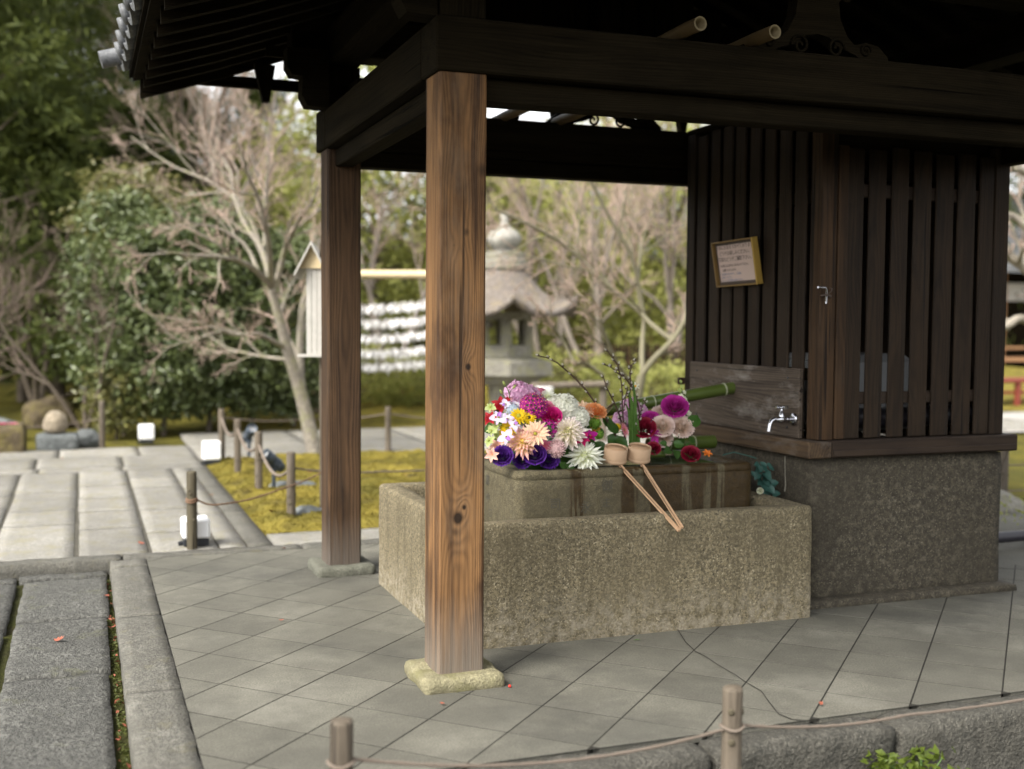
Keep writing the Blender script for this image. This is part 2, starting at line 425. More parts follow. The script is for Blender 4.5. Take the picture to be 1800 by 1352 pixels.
m_base = stone('dark base granite', (.080, .068, .047), (.024, .021, .016), (.20, .178, .13), 120, 1.4, bumpd=.006, speck=.8, mot=.6, motscale=32)
def wet(t, p, col):
    X = t.xyz(p)
    n = t.noise(t.map(p, (24, 24, 1.1)), 1.0, 3, .6)
    run = t.noise(t.map(p, (9, 9, .5), (3, 2, 1)), 1.0, 3, .6)
    edge = t.n('ShaderNodeMapRange'); t.put(edge.inputs[0], t.ma('ADD', X[0], t.ma('MULTIPLY', t.ma('SUBTRACT', n, .5), .16))); edge.inputs[1].default_value = 2.30; edge.inputs[2].default_value = 2.36
    dry = t.ramp(run, [(.56, 0.), (.585, .85)])
    a = t.ma('MULTIPLY', edge.outputs[0], t.ma('SUBTRACT', 1.0, dry))
    d1 = t.ma('ABSOLUTE', t.ma('SUBTRACT', X[0], t.ma('MULTIPLY_ADD', t.ma('SUBTRACT', n, .5), .05, 2.135)))
    drip = t.ma('MULTIPLY', t.ramp(t.ma('DIVIDE', d1, .07), [(.45, 1.), (.65, 0.)]), t.ramp(t.noise(t.map(p, (55, 55, 2.5)), 1.0, 3), [(.40, 0.), (.48, 1.)]))
    wetm = t.ma('MAXIMUM', a, drip); t._wet = wetm
    return t.mix(wetm, col, t.mix(t.noise(p, 40, 3), (.016, .010, .003), (.06, .036, .010)))
m_inner = stone('basin stone', (.125, .105, .06), (.045, .04, .028), (.20, .175, .11), 180, 3, bumpd=.005, speck=.6, stain=wet, mot=.45, motscale=45)
m_carve = plain('carved recess', (.075, .068, .05), .9, .2)
m_lichen = stone('plinth with lichen', (.26, .235, .14), (.07, .065, .045), (.38, .35, .22), 120, 8, bumpd=.008, speck=.6, moss=((.14, .13, .06), .03))
m_plinth = stone('grey plinth', (.16, .16, .125), (.07, .07, .055), (.22, .22, .18), 120, 7, bumpd=.007, speck=.5)
PX, PY, PS = 1.242, 4.109, .185
YB = 6.172
KN = []
for (kx, kz, kr, ks) in [(823, 645, .012, 1.2), (805, 911, .022, 1.3), (816, 892, .009, .9), (820, 408, .017, .55), (798, 431, .009, .4), (786, 212, .03, .4), (848, 300, .03, .55), (846, 1030, .03, .4), (800, 935, .02, .45)]:
    kp = YP(kx, kz, PY); KN.append((kp.x-3.0, kp.z, kr, ks))
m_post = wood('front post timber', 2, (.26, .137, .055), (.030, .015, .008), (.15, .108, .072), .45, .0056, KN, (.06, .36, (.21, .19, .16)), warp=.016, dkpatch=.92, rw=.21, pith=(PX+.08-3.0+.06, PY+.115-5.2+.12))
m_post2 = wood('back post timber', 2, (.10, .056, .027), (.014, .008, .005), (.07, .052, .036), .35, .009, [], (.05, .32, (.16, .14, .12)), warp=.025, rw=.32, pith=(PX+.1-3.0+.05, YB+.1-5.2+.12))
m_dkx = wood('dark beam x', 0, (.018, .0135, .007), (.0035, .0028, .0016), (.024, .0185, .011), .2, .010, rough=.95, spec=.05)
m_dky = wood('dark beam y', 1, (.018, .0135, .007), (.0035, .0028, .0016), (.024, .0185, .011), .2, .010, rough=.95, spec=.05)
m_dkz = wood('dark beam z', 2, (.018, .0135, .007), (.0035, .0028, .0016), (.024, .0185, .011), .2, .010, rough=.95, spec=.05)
m_slat = wood('slat timber', 2, (.034, .0205, .0105), (.006, .004, .0026), (.042, .031, .02), .3, .009)
m_corner = wood('corner timber', 2, (.07, .038, .017), (.008, .0055, .004), (.07, .055, .04), .3, .022, warp=.07)
m_plank = wood('water plank', 1, (.12, .092, .068), (.022, .016, .012), (.26, .235, .21), .9, .009, warp=.04)
m_sillx = wood('sill x', 0, (.045, .03, .019), (.015, .010, .008), (.05, .043, .036), .3, .014)
m_silly = wood('sill y', 1, (.105, .068, .036), (.03, .02, .014), (.17, .155, .14), .6, .014)
m_pale = plain('bleached wood', (.62, .50, .30), .7, .12, 12)
m_palegrey = plain('silvered wood', (.46, .44, .40), .8, .15, 20)
m_roofw = m_dkx
m_tileg = stone('roof clay', (.16, .165, .17), (.09, .09, .095), (.28, .285, .29), 60, 4, .55, .3, bumpd=.002)
m_bamboo = None
t = NT('green bamboo'); f = t.noise(t.map(t.obj, (2, 40, 40)), 1.0, 3)
m_bamboo = t.fin(t.mix(f, (.055, .085, .012), (.095, .13, .028)), .32, .5)
t = NT('dry bamboo'); f = t.noise(t.map(t.obj, (60, 2, 60)), 1.0, 3)
m_drybam = t.fin(t.mix(f, (.085, .055, .024), (.13, .09, .042)), .5, .4)
m_bamin = plain('bamboo cut', (.19, .15, .08), .7)
m_node = plain('bamboo joint', (.36, .38, .25), .6)
m_chrome = plain('chrome', (.46, .46, .49), .2, .02, 5, 1.0, .5)
m_brass = plain('gold frame', (.42, .27, .06), .4, .1, 20, .3)
m_brown = plain('brown frame', (.07, .05, .04), .6)
m_paper = plain('notice paper', (.60, .46, .40), .85, .04, 8)
m_ink = plain('ink', (.10, .08, .08), .8); m_inkb = plain('blue ink', (.22, .25, .36), .8)
m_rope = plain('hemp rope', (.15, .12, .095), .95, .25, 150); m_vine = plain('brown vine rope', (.17, .10, .06), .9, .3, 120)
m_white = plain('white acrylic', (.80, .80, .80), .4, .02); m_black = plain('black plastic', (.02, .022, .026), .4, .2)
m_greym = plain('grey metal box', (.36, .37, .375), .5, .05); m_pipe = plain('dark pipe', (.03, .028, .035), .35)
m_stake = wood('stake timber', 2, (.165, .135, .10), (.045, .036, .027), (.15, .14, .125), .4, .012, warp=.03)
m_stakedk = wood('dark stake', 2, (.11, .095, .06), (.028, .022, .016), (.12, .11, .08), .3, .012, warp=.04)
m_ladle = wood('ladle cedar', 0, (.56, .37, .22), (.36, .21, .12), (.45, .33, .25), .3, .006, warp=.01, dkpatch=.15)
m_ladlez = plain('ladle cup cedar', (.44, .30, .19), .65, .18, 25, spec=.2)
m_lantern = stone('lantern granite', (.26, .245, .205), (.10, .095, .08), (.42, .41, .37), 30, 3, moss=((.22, .21, .13), .03), bumpd=.01)
m_lantroof = stone('lantern roof granite', (.165, .14, .12), (.06, .052, .045), (.32, .30, .275), 24, 3, moss=((.16, .13, .085), .0), bumpd=.015)
m_boulder = stone('boulder', (.12, .09, .05), (.035, .028, .018), (.2, .165, .11), 30, 3, moss=((.14, .115, .04), .02), bumpd=.02)
m_bluestone = stone('blue grey stone', (.13, .14, .138), (.06, .065, .065), (.25, .26, .26), 25, 4, bumpd=.01)
m_roundstone = stone('round stone', (.30, .25, .18), (.12, .10, .07), (.42, .37, .3), 40, 5, bumpd=.01)
def mossmat(name, a, b, c):
    t = NT(name); p = t.pos; f = t.noise(p, 1.6, 5, .65); g = t.noise(p, 55, 4, .7); k = t.noise(p, 4.5, 4, .6)
    col = t.mix(t.ramp(f, [(.36, 0.), (.62, 1.)]), a, b); col = t.mix(t.ramp(k, [(.52, 0.), (.70, .85)]), col, c)
    col = t.mix(t.ramp(g, [(.3, .5), (.55, 0.)]), col, tuple(x*.4 for x in a)); t.bump(t.ma('ADD', g, k), .9, .03); return t.fin(col, .95, .1)
m_moss = mossmat('golden moss', (.14, .122, .026), (.27, .215, .042), (.06, .045, .022))
m_mossdk = mossmat('shaded moss', (.085, .08, .018), (.15, .13, .022), (.05, .038, .018))  # darker copy of the moss, with shade put into its colour
m_earth = mossmat('dark earth', (.035, .03, .018), (.055, .05, .022), (.025, .02, .014))
m_jointmoss = mossmat('joint moss', (.035, .035, .014), (.06, .065, .016), (.035, .026, .016))
m_grey = stone('grey gravel path', (.36, .34, .31), (.22, .21, .19), (.48, .47, .45), 60, 1.2)
m_bark = stone('maple bark', (.29, .255, .205), (.14, .125, .10), (.40, .37, .31), 30, 5, bumpd=.006, speck=.4, moss=((.22, .21, .12), .0))
m_barkdk = stone('dark bark', (.12, .095, .07), (.05, .04, .03), (.18, .15, .12), 25, 5, bumpd=.008, speck=.4)
m_barkgr = stone('grey bark', (.23, .195, .16), (.12, .10, .08), (.31, .275, .235), 30, 5, bumpd=.006, speck=.4)
m_twig = plain('maple twig', (.36, .27, .215), .8, .25, 6)
m_twiggrn = plain('green maple limb', (.165, .15, .095), .8, .25, 6)
m_conifer = leafmat('cypress foliage', (.016, .030, .008), (.125, .145, .030), .4, .6, 2.6, .2)
m_camellia = leafmat('glossy evergreen leaf', (.038, .060, .018), (.155, .185, .065), .2, .4, 2.2, .55)
m_camgold = leafmat('yellowish evergreen leaf', (.10, .115, .03), (.22, .20, .07), .3, .35, 2.2, .5)
m_spring = leafmat('yellow green foliage', (.20, .225, .05), (.42, .42, .14), .45, .6, 1.5, .2)
m_forest = leafmat('far wood foliage', (.08, .10, .04), (.22, .22, .10), .4, .7, .6, .2)
m_fern = leafmat('young leaf', (.07, .105, .014), (.13, .17, .025), .4, .5, 8)
m_jtuft = leafmat('joint tuft', (.05, .065, .014), (.10, .11, .022), .3, .6, 9)
m_ivy = leafmat('teal leaf', (.02, .07, .055), (.05, .12, .10), .15, .45, 20)
m_green = leafmat('bouquet leaf', (.03, .085, .015), (.07, .15, .03), .25, .4, 30)
m_blade = leafmat('narcissus blade', (.06, .14, .02), (.11, .22, .04), .3, .4, 20)
m_redleaf = plain('dry maple leaf', (.24, .07, .04), .8, .3, 60)
m_strip = plain('white paper slips', (.86, .85, .84), .9, .03)
m_red = plain('red lacquer', (.17, .035, .022), .45, .15)
m_plaster = plain('white plaster', (.62, .60, .56), .9, .05, 4)
m_orange = plain('warm timber', (.30, .16, .075), .7, .2, 5)

# ------------------------------------------------------------------ ground, paths, pavilion floor
def und(a, f): return lambda x, y: a*(mno.noise(Vector((x*f, y*f, 3.3)))+.5*mno.noise(Vector((x*f*2.7, y*f*2.7, 8.1))))
mb = MB(); mb.sheet(-160, 160, -120, 220, -.34, 60, 60, und(.02, .3)); tag(mb.build('ground', m_earth), kind='structure')
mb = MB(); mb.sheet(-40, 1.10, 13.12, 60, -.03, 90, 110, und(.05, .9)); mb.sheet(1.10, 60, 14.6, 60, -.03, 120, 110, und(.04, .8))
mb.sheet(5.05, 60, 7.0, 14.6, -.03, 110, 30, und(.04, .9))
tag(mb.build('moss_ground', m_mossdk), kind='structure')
def bed(x, y):
    e = min(1, max(0, (x-1.09)/.18), max(0, (y-7.55)/.12), max(0, (11.75-y)/.2))
    return -.02+.055*e+.038*mno.noise(Vector((x*3, y*3, 1)))+.02*mno.noise(Vector((x*9, y*9, 1)))+.006*mno.noise(Vector((x*24, y*24, 2)))
mb = MB(); mb.sheet(1.09, 5.05, 7.5, 11.78, 0, 120, 130, bed); tag(mb.build('moss_bed', m_moss), kind='structure')
def bank(x, y): return .06*mno.noise(Vector((x*.7, y*.7, 5)))+.02*mno.noise(Vector((x*6, y*6, 1)))+min(.35, max(0, y-15)*.05)
mb = MB(); mb.sheet(1.6, 22, 14.55, 24, .005, 120, 60, bank); tag(mb.build('moss_bank', m_moss), kind='structure')

def clip_rect(poly, x0, x1, y0, y1):
    def cl(P, f, g):
        out = []
        for i in range(len(P)):
            a, b = P[i], P[(i+1) % len(P)]; fa, fb = f(a), f(b)
            if fa >= 0: out.append(a)
            if (fa >= 0) != (fb >= 0): k = fa/(fa-fb); out.append((a[0]+(b[0]-a[0])*k, a[1]+(b[1]-a[1])*k))
        return out
    for f in (lambda p: p[0]-x0, lambda p: x1-p[0], lambda p: p[1]-y0, lambda p: y1-p[1]):
        poly = cl(poly, f, None)
        if len(poly) < 3: return []
    return poly
def slab_mb(poly, top, th, bev=.004, tilt=(0, 0)):
    cx = sum(p[0] for p in poly)/len(poly); cyy = sum(p[1] for p in poly)/len(poly); n = len(poly); V = []
    for (k, z) in ((bev, 0), (0, -bev), (0, -th)):
        for p in poly:
            dx, dy = cx-p[0], cyy-p[1]; L = math.hypot(dx, dy) or 1
            V.append((p[0]+dx/L*k*1.4, p[1]+dy/L*k*1.4, top+z+(p[0]-cx)*tilt[0]+(p[1]-cyy)*tilt[1]))
    F = [tuple(range(n))]
    for r in range(2):
        for i in range(n): F.append((r*n+i, (r+1)*n+i, (r+1)*n+(i+1) % n, r*n+(i+1) % n))
    return MB().add(V, F)

floor = MB().sheet(.335, 5.05, 3.35, 6.94, -.0012, 1, 1).build('pavilion_floor', m_joint); tag(floor, kind='structure')
q = MB(); q.box(.34, 5.04, 3.36, 6.93, -.33, -.03, .01); fb = q.build('floor_bed', m_joint, floor)
S2 = math.sqrt(2)/2; step = .425
for i in range(-24, 16):
    for j in range(0, 40):
        c0, c1 = -.13+.425*i+.0045, -.13+.425*(i+1)-.0045     # x - y
        d0, d1 = 2.365+.425*j+.0050, 2.365+.425*(j+1)-.0050   # x + y
        poly = [((c+d)/2, (d-c)/2) for c, d in ((c0, d0), (c1, d0), (c1, d1), (c0, d1))]
        poly = clip_rect(poly, .338, 5.045, 3.353, 6.935)
        if not poly: continue
        ar = abs(sum(poly[k][0]*poly[(k+1) % len(poly)][1]-poly[(k+1) % len(poly)][0]*poly[k][1] for k in range(len(poly))))/2
        if ar < .0004: continue
        s = slab_mb(poly, rng.uniform(-.0003, .0004), .028, .0005, (rng.uniform(-.001, .001), rng.uniform(-.001, .001)))
        s.build('floor_tile', m_tile, floor)
ck = [G(*p) for p in [(1188, 1103), (1205, 1130), (1222, 1146), (1240, 1155), (1262, 1170), (1290, 1186), (1312, 1201), (1338, 1216), (1352, 1236), (1368, 1256), (1392, 1266), (1440, 1270)]]
mb = MB(); V = []; 
for i, p in enumerate(ck):
    w = .0016+.0016*rng.random(); V += [(p.x-w, p.y-w, .0032), (p.x+w, p.y+w*.4, .0032)]
mb.add(V, [(2*i, 2*i+1, 2*i+3, 2*i+2) for i in range(len(ck)-1)]); mb.build('crack', m_joint, floor)

# kerbs of rough granite round the floor
kerb = MB().sheet(.16, .33, 3.2, 6.9, -.03, 1, 1).build('kerb', m_joint); tag(kerb, kind='structure')
ys = [2.0, 3.22, 4.44, 5.60, 6.74]
for k in range(4): rough_block(.138, .336, ys[k]+.004, ys[k+1]-.004, -.33, .004, .05, .006, .012, 9, k).build('kerb_stone', m_kerb, kerb)
xs = [-2.6, -1.5, .205, 1.25, 2.35, 3.5, 4.6, 5.4]
for k in range(7): rough_block(xs[k]+.003, xs[k+1]-.003, 6.75 if xs[k] > .1 and False else 6.945, 7.10, -.33, .006 if k > 1 else .008, .05, .006, .012, 9, k+9).build('kerb_stone', m_kerb, kerb)
rough_block(.135, .336, 6.744, 6.94, -.33, .006, .05, .006, .012, 9, 31).build('kerb_stone', m_kerb, kerb)
xs = [-.3, .9, 1.9, 2.62, 3.6, 4.7, 5.6]
for k in range(6): rough_block(xs[k]+.005, xs[k+1]-.005, 3.19, 3.345, -.42, .0, .04, .016, .03, 9, k+20).build('kerb_stone', m_kerbdk, kerb)

# sunken court of large old slabs beside the kerb
court = MB().sheet(-2.6, .137, -1.0, 6.94, -.085, 60, 120, und(.008, 4)).build('sunken_court', m_jointmoss); tag(court, kind='structure')
def court_slab(x0, x1, y0, y1, z):
    rough_block(x0, x1, y0, y1, z-.12, z, .04, .007, .008, 11, x0*3+y0).build('paving_slab', m_slabold, court)
for (x0, x1, y0, y1) in [(-.31, .115, 5.90, 6.78), (-.31, .10, 4.97, 5.86), (-.31, .09, 3.85, 4.93), (-.31, .09, 2.7, 3.80), (-1.3, -.35, 6.80, 6.93), (-.34, .12, 6.82, 6.935),
                         (-1.25, -.345, 5.75, 6.76), (-1.25, -.35, 4.88, 5.71), (-1.25, -.35, 3.7, 4.84), (-1.25, -.35, 2.6, 3.66), (-2.3, -1.29, 5.2, 6.7), (-2.3, -1.29, 3.6, 5.16), (-.31, .09, 1.3, 2.66), (-1.25, -.35, 1.2, 2.56)]:
    court_slab(x0, x1, y0, y1, -.055+rng.uniform(-.004, .004))
def leaf_patch(n, x0, x1, y0, y1, z, size, mat, name, kind=True):
    C = np.stack([nrg.uniform(x0, x1, n), nrg.uniform(y0, y1, n), z+nrg.uniform(0, .012, n)], 1)
    D = nrg.normal(size=(n, 3)); D[:, 2] = np.abs(D[:, 2])*.5
    V, F = leaves_np(C, D, nrg.uniform(size*.6, size*1.3, n), nrg.uniform(size*.3, size*.6, n), nrg)
    o = link(name, fast_mesh(name, V, F), mat); tag(o, kind='stuff'); return o
leaf_patch(700, .102, .134, 3.4, 6.7, -.085, .018, m_jtuft, 'joint_moss_tufts')
leaf_patch(70, .095, .134, 3.6, 6.8, -.078, .024, m_redleaf, 'leaf_litter')

n = 26000; C = np.stack([nrg.uniform(1.10, 4.6, n), nrg.uniform(7.52, 11.72, n), np.zeros(n)], 1); C[:, 2] = [bed(a_, b_)+.004 for a_, b_ in C[:, :2]]
D = nrg.normal(size=(n, 3)); D[:, 2] = np.abs(D[:, 2])*1.2+.3; V, F = leaves_np(C, D, nrg.uniform(.012, .034, n), nrg.uniform(.006, .014, n), nrg); tag(link('moss_tufts', fast_mesh('moss_tufts', V, F), m_moss), kind='stuff')
# the stone path leading away from the pavilion
path = MB().sheet(-4.5, 1.10, 7.10, 13.12, -.009, 1, 1).build('path', m_pathjoint); tag(path, kind='structure')
def path_slab(x0, x1, y0, y1, z=0, mat=None): rough_block(x0, x1, y0, y1, z-.10, z, .07, .003, .003, 9, x0*5+y0*3).build('paving_slab', mat or m_slab, path)
cols = [(-1.55, -1.0), (-.99, -.525), (-.51, -.05), (-.035, .36), (.38, .765), (.775, .935)]
for ci, (x0, x1) in enumerate(cols):
    y = 7.115
    while y < 11.1:
        L = rng.choice([.95, 1.2, .7, .62]) if ci != 3 else [.95, .75, .65, .70, 1.0][min(4, int((y-7)/.8))]
        if ci == 5: L = 1.3
        y1 = min(y+L, 11.12)
        if 11.12-y1 < .3: y1 = 11.12
        if x0 < .3 or y > 6: path_slab(x0+rng.uniform(0, .008), x1-rng.uniform(0, .008), y+.011, y1-.011, rng.uniform(-.004, .004))
        y = y1
y = 7.115
while y < 11.1:
    y1 = min(y+1.35, 11.12); path_slab(.945, 1.09, y+.004, y1-.004, .004, m_kerb); y = y1
xs = [-4.4, -3.0, -1.7, -.38, .34, 1.09]
for k in range(5): path_slab(xs[k]+.01, xs[k+1]-.01, 11.15, 11.4+.02, .0); 
xs = [-4.4, -2.9, -1.5, -.42, .36, 1.09]
for k in range(5): path_slab(xs[k]+.012, xs[k+1]-.012, 11.45, 12.25, .004); path_slab(xs[k]+.2, xs[k+1]+.18 if k < 4 else 1.09, 12.27, 13.1, .004)
strip = MB().sheet(1.10, 5.05, 7.10, 7.52, -.03, 1, 1).build('path_strip', m_joint); tag(strip, kind='structure')
for k in range(4): rough_block(1.105+k*.98, 1.075+(k+1)*.98, 7.11, 7.515, -.1, .0, .09, .006, .012, 6, k).build('paving_slab', m_slab, strip)
far = MB().sheet(1.10, 40, 11.78, 14.58, -.01, 1, 1).build('far_path', m_grey); tag(far, kind='structure')
for k in range(9):
    rough_block(1.11+k*1.3, 1.09+(k+1)*1.3, 12.0, 13.2, -.1, .012, .13, .006, .012, 6, k).build('paving_slab', m_slab, far)
    rough_block(1.11+k*1.3, 1.09+(k+1)*1.3, 13.22, 14.5, -.1, .012, .13, .006, .012, 6, k+4).build('paving_slab', m_slab, far)

# ------------------------------------------------------------------ the pavilion
PAV = thing('pavilion', 'dark timber wash pavilion with tiled roof over the stone basin', 'pavilion', (3.0, 5.2, 0))
def part(mb, name, mat, parent=PAV): return mb.build(name, mat, parent)
def bx(name, mat, x0, x1, y0, y1, z0, z1, ch=.006, parent=PAV): return MB().box(x0, x1, y0, y1, z0, z1, ch).build(name, mat, parent)
def plinth(cx, cyy, mat, seed):
    h = .16
    mb = rough_block(cx-h, cx+h, cyy-h, cyy+h, -.02, .052, .022, .006, .022, 14, seed); part(mb, 'plinth', mat)
XR = 4.40
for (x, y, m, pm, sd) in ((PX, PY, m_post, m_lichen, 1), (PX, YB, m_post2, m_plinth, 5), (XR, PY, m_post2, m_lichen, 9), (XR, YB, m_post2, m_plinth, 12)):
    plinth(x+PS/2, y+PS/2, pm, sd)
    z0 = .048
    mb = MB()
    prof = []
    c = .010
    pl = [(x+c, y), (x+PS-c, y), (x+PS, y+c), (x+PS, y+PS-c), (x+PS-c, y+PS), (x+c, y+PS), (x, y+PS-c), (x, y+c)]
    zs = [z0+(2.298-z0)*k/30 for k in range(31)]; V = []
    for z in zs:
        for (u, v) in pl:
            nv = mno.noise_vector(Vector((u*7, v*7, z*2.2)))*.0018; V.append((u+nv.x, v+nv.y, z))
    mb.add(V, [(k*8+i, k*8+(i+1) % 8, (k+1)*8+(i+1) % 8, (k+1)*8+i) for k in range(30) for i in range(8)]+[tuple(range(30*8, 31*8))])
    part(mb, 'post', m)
    bx('post_head', m_dkz, x+.004, x+PS-.004, y+.004, y+PS-.004, 2.499, 2.74)
# ring of beams with a tie below each
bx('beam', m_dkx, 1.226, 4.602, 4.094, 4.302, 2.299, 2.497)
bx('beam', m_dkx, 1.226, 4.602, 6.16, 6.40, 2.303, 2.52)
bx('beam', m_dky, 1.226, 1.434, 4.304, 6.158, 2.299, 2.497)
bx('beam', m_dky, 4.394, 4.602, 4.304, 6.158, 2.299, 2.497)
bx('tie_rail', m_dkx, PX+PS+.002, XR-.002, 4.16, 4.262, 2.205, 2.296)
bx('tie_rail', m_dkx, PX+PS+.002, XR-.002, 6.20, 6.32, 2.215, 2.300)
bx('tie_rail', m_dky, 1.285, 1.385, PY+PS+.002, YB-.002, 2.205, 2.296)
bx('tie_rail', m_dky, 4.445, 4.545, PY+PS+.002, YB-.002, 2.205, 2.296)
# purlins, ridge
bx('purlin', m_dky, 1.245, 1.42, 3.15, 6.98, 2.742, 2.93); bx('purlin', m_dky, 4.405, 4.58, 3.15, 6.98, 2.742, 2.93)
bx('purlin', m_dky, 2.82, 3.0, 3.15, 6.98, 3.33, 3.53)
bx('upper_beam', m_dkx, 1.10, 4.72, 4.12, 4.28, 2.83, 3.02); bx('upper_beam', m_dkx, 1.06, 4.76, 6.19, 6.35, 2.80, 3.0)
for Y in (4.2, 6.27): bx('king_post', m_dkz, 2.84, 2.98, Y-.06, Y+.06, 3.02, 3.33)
# stepped nose brackets at the back and front posts
for Y in (6.10, 4.13):
    st = [(1.24, 2.50), (1.24, 2.80), (1.02, 2.80), (1.02, 2.70), (1.045, 2.66), (1.10, 2.655), (1.095, 2.56), (1.125, 2.505)]
    part(MB().prism(st, 1, Y, Y+.12), 'nose_bracket', m_dkx)
bx('beam_nose', m_dky, 1.355, 1.50, 5.95, 6.16, 2.56, 2.64)
# frog leg struts carved with scrolls, on the middle of the gable beams
def frog_strut(Y, z0):
    root = None; R = []
    cx = 2.915
    prof = [(-.40, 0), (-.38, .035), (-.33, .075), (-.26, .085), (-.20, .07), (-.16, .10), (-.12, .17), (-.11, .24), (-.16, .29), (-.10, .33), (.10, .33), (.16, .29), (.11, .24), (.12, .17), (.16, .10), (.20, .07), (.26, .085), (.33, .075), (.38, .035), (.40, 0), (.26, 0), (.20, .03), (.12, .05), (.06, .09), (0, .10), (-.06, .09), (-.12, .05), (-.20, .03), (-.26, 0)]
    k = MB(); half = [(cx+x*.93, z0+z) for x, z in prof]
    k.prism(half, 1, Y-.035, Y+.035); o = part(k, 'frog_leg_strut', m_dkx)
    for s in (-1, 1):
        for (ox, oz, r) in ((.09, .045, .045), (.24, .05, .03), (.14, .27, .04)):
            pts = [(cx+s*(ox+r*(1-i/26)*math.cos(i*.42)), Y-.04, z0+oz+r*(1-i/26)*math.sin(i*.42)) for i in range(24)]
            MB().tube(pts, .007, 5).build('scroll', m_dkx, o)
frog_strut(4.2, 2.497); frog_strut(6.28, 2.52)
# rafters, roof boards, eave laths, tiles
def zr(x): return 2.615+.40*(x-.34)+.05*max(0, (1.3-x))**2
XC, XE, Y0R, Y1R = 2.91, .34, 2.70, 6.90  # unseen front overhang lengthened to darken the upper post and floor
def roof_pt(s, x, dz): return (x if s < 0 else 2*XC-x, zr(x)+dz)
xsr = [XE, .7, 1.1, 1.6, 2.2, XC]
def strip_poly(s, x_lo, d0, d1):
    xx = [x_lo]+[x for x in xsr if x > x_lo]
    return [roof_pt(s, x, d0) for x in xx]+[roof_pt(s, x, d1) for x in reversed(xx)]
ny = 17
for s in (-1, 1):
    for k in range(ny):
        Y = Y0R+.14+(Y1R-Y0R-.28)*k/(ny-1)
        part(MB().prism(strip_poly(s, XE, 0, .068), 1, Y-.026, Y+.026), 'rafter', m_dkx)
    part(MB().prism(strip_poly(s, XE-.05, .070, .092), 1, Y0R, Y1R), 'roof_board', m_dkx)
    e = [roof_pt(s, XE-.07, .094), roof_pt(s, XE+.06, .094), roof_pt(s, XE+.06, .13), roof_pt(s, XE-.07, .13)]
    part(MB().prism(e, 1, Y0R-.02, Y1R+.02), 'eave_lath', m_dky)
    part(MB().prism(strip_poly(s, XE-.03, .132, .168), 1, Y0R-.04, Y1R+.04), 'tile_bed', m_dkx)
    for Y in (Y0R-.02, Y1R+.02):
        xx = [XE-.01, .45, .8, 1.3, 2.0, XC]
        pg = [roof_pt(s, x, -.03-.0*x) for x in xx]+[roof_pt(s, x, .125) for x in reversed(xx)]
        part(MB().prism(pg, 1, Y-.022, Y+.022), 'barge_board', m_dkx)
bx('gable_lath', m_dkx, .62, 5.2, 6.935, 6.975, 2.735, 2.80)
for xx in (.98, 1.30, YP(895, 190, 6.83).x, YP(968, 190, 6.83).x, YP(1190, 205, 6.83).x, 4.5): part(MB().prism([(xx-.03, 2.85), (xx+.09, 2.85), (xx+.055, 2.64), (xx+.02, 2.64)], 1, 6.80, 6.86), 'pendant_block', m_dkz)
for k in range(20):
    x0_, x1_ = .95+k*.2, .95+(k+1)*.2-.003
    zt_ = min(zr(x if x < XC else 2*XC-x) for x in (x0_, x1_))
    if zt_-.01 > 2.82: part(MB().box(x0_, x1_, 6.36, 6.385, 2.80, zt_-.004, .003), 'gable_board', m_dkz); part(MB().box(x0_, x1_, 4.0, 4.02, 2.86, zt_-.004, .003), 'gable_board', m_dkz) if zt_ > 2.9 and False else None
# eave tiles: pan with a drip edge and a round cover each, seen as the grey scalloped rim
tm = MB(); 
V = []; 
for i in range(9):
    a = -1+2*i/8; V.append((a*.105, -.03*(1-a*a)))
pan = [(u, v) for u, v in V]+[(u, v-.022-.012*(1-abs(u)/.105)) for u, v in reversed(V)]
nT = 16; pitch = (Y1R-Y0R+.08)/nT
me_pan = MB(); me_pan.prism(pan, 0, -.0, .30); me_pan = me_pan.mesh('eave_tile', recalc=True); me_pan.materials.append(m_tileg)
cv = MB(); cv.tube([(0, 0, 0), (.32, 0, 0)], .042, 12); cv.lathe([(.0, 0), (.05, 0), (.05, .02), (.0, .02)], 16, M=Matrix.Rotation(-math.pi/2, 4, 'Y')); me_cov = cv.mesh('cover_tile', recalc=True); me_cov.materials.append(m_tileg)
sl0 = math.atan(.36)
for s in (-1, 1):
    ex, ez = roof_pt(s, XE-.12, .175)
    for k in range(nT):
        Y = Y0R-.04+pitch*(k+.5)
        for row in range(2):
            xo, zo = roof_pt(s, XE-.12+row*.25, .185+row*.012)
            for me, dz, dy in ((me_pan, 0, 0), (me_cov, .022, pitch/2)):
                o = link('eave_tile' if me is me_pan else 'cover_tile', me, None, PAV, Vector((xo, Y+dy, zo+dz))-Vector(PAV.location)); o.rotation_euler = (0, -sl0, 0 if s < 0 else math.pi)
                if s > 0: o.rotation_euler = (0, -sl0, math.pi)
    rp = strip_poly(s, XE+.25, .17, .235); part(MB().prism(rp, 1, Y0R-.05, Y1R+.05), 'tile_field', m_tileg)
    xo, zo = roof_pt(s, XE-.19, .215)
    capm = MB(); capm.tube([(xo-.03*(-s), Y1R+.0, zo), (xo+.3*(-s), Y1R+.0, zo+.1)], .048, 14); part(capm, 'corner_tile', m_tileg)
part(MB().prism([(XC-.16, 3.80), (XC+.16, 3.80), (XC+.10, 4.02), (XC-.10, 4.02)], 1, Y0R-.1, Y1R+.1), 'ridge', m_tileg)
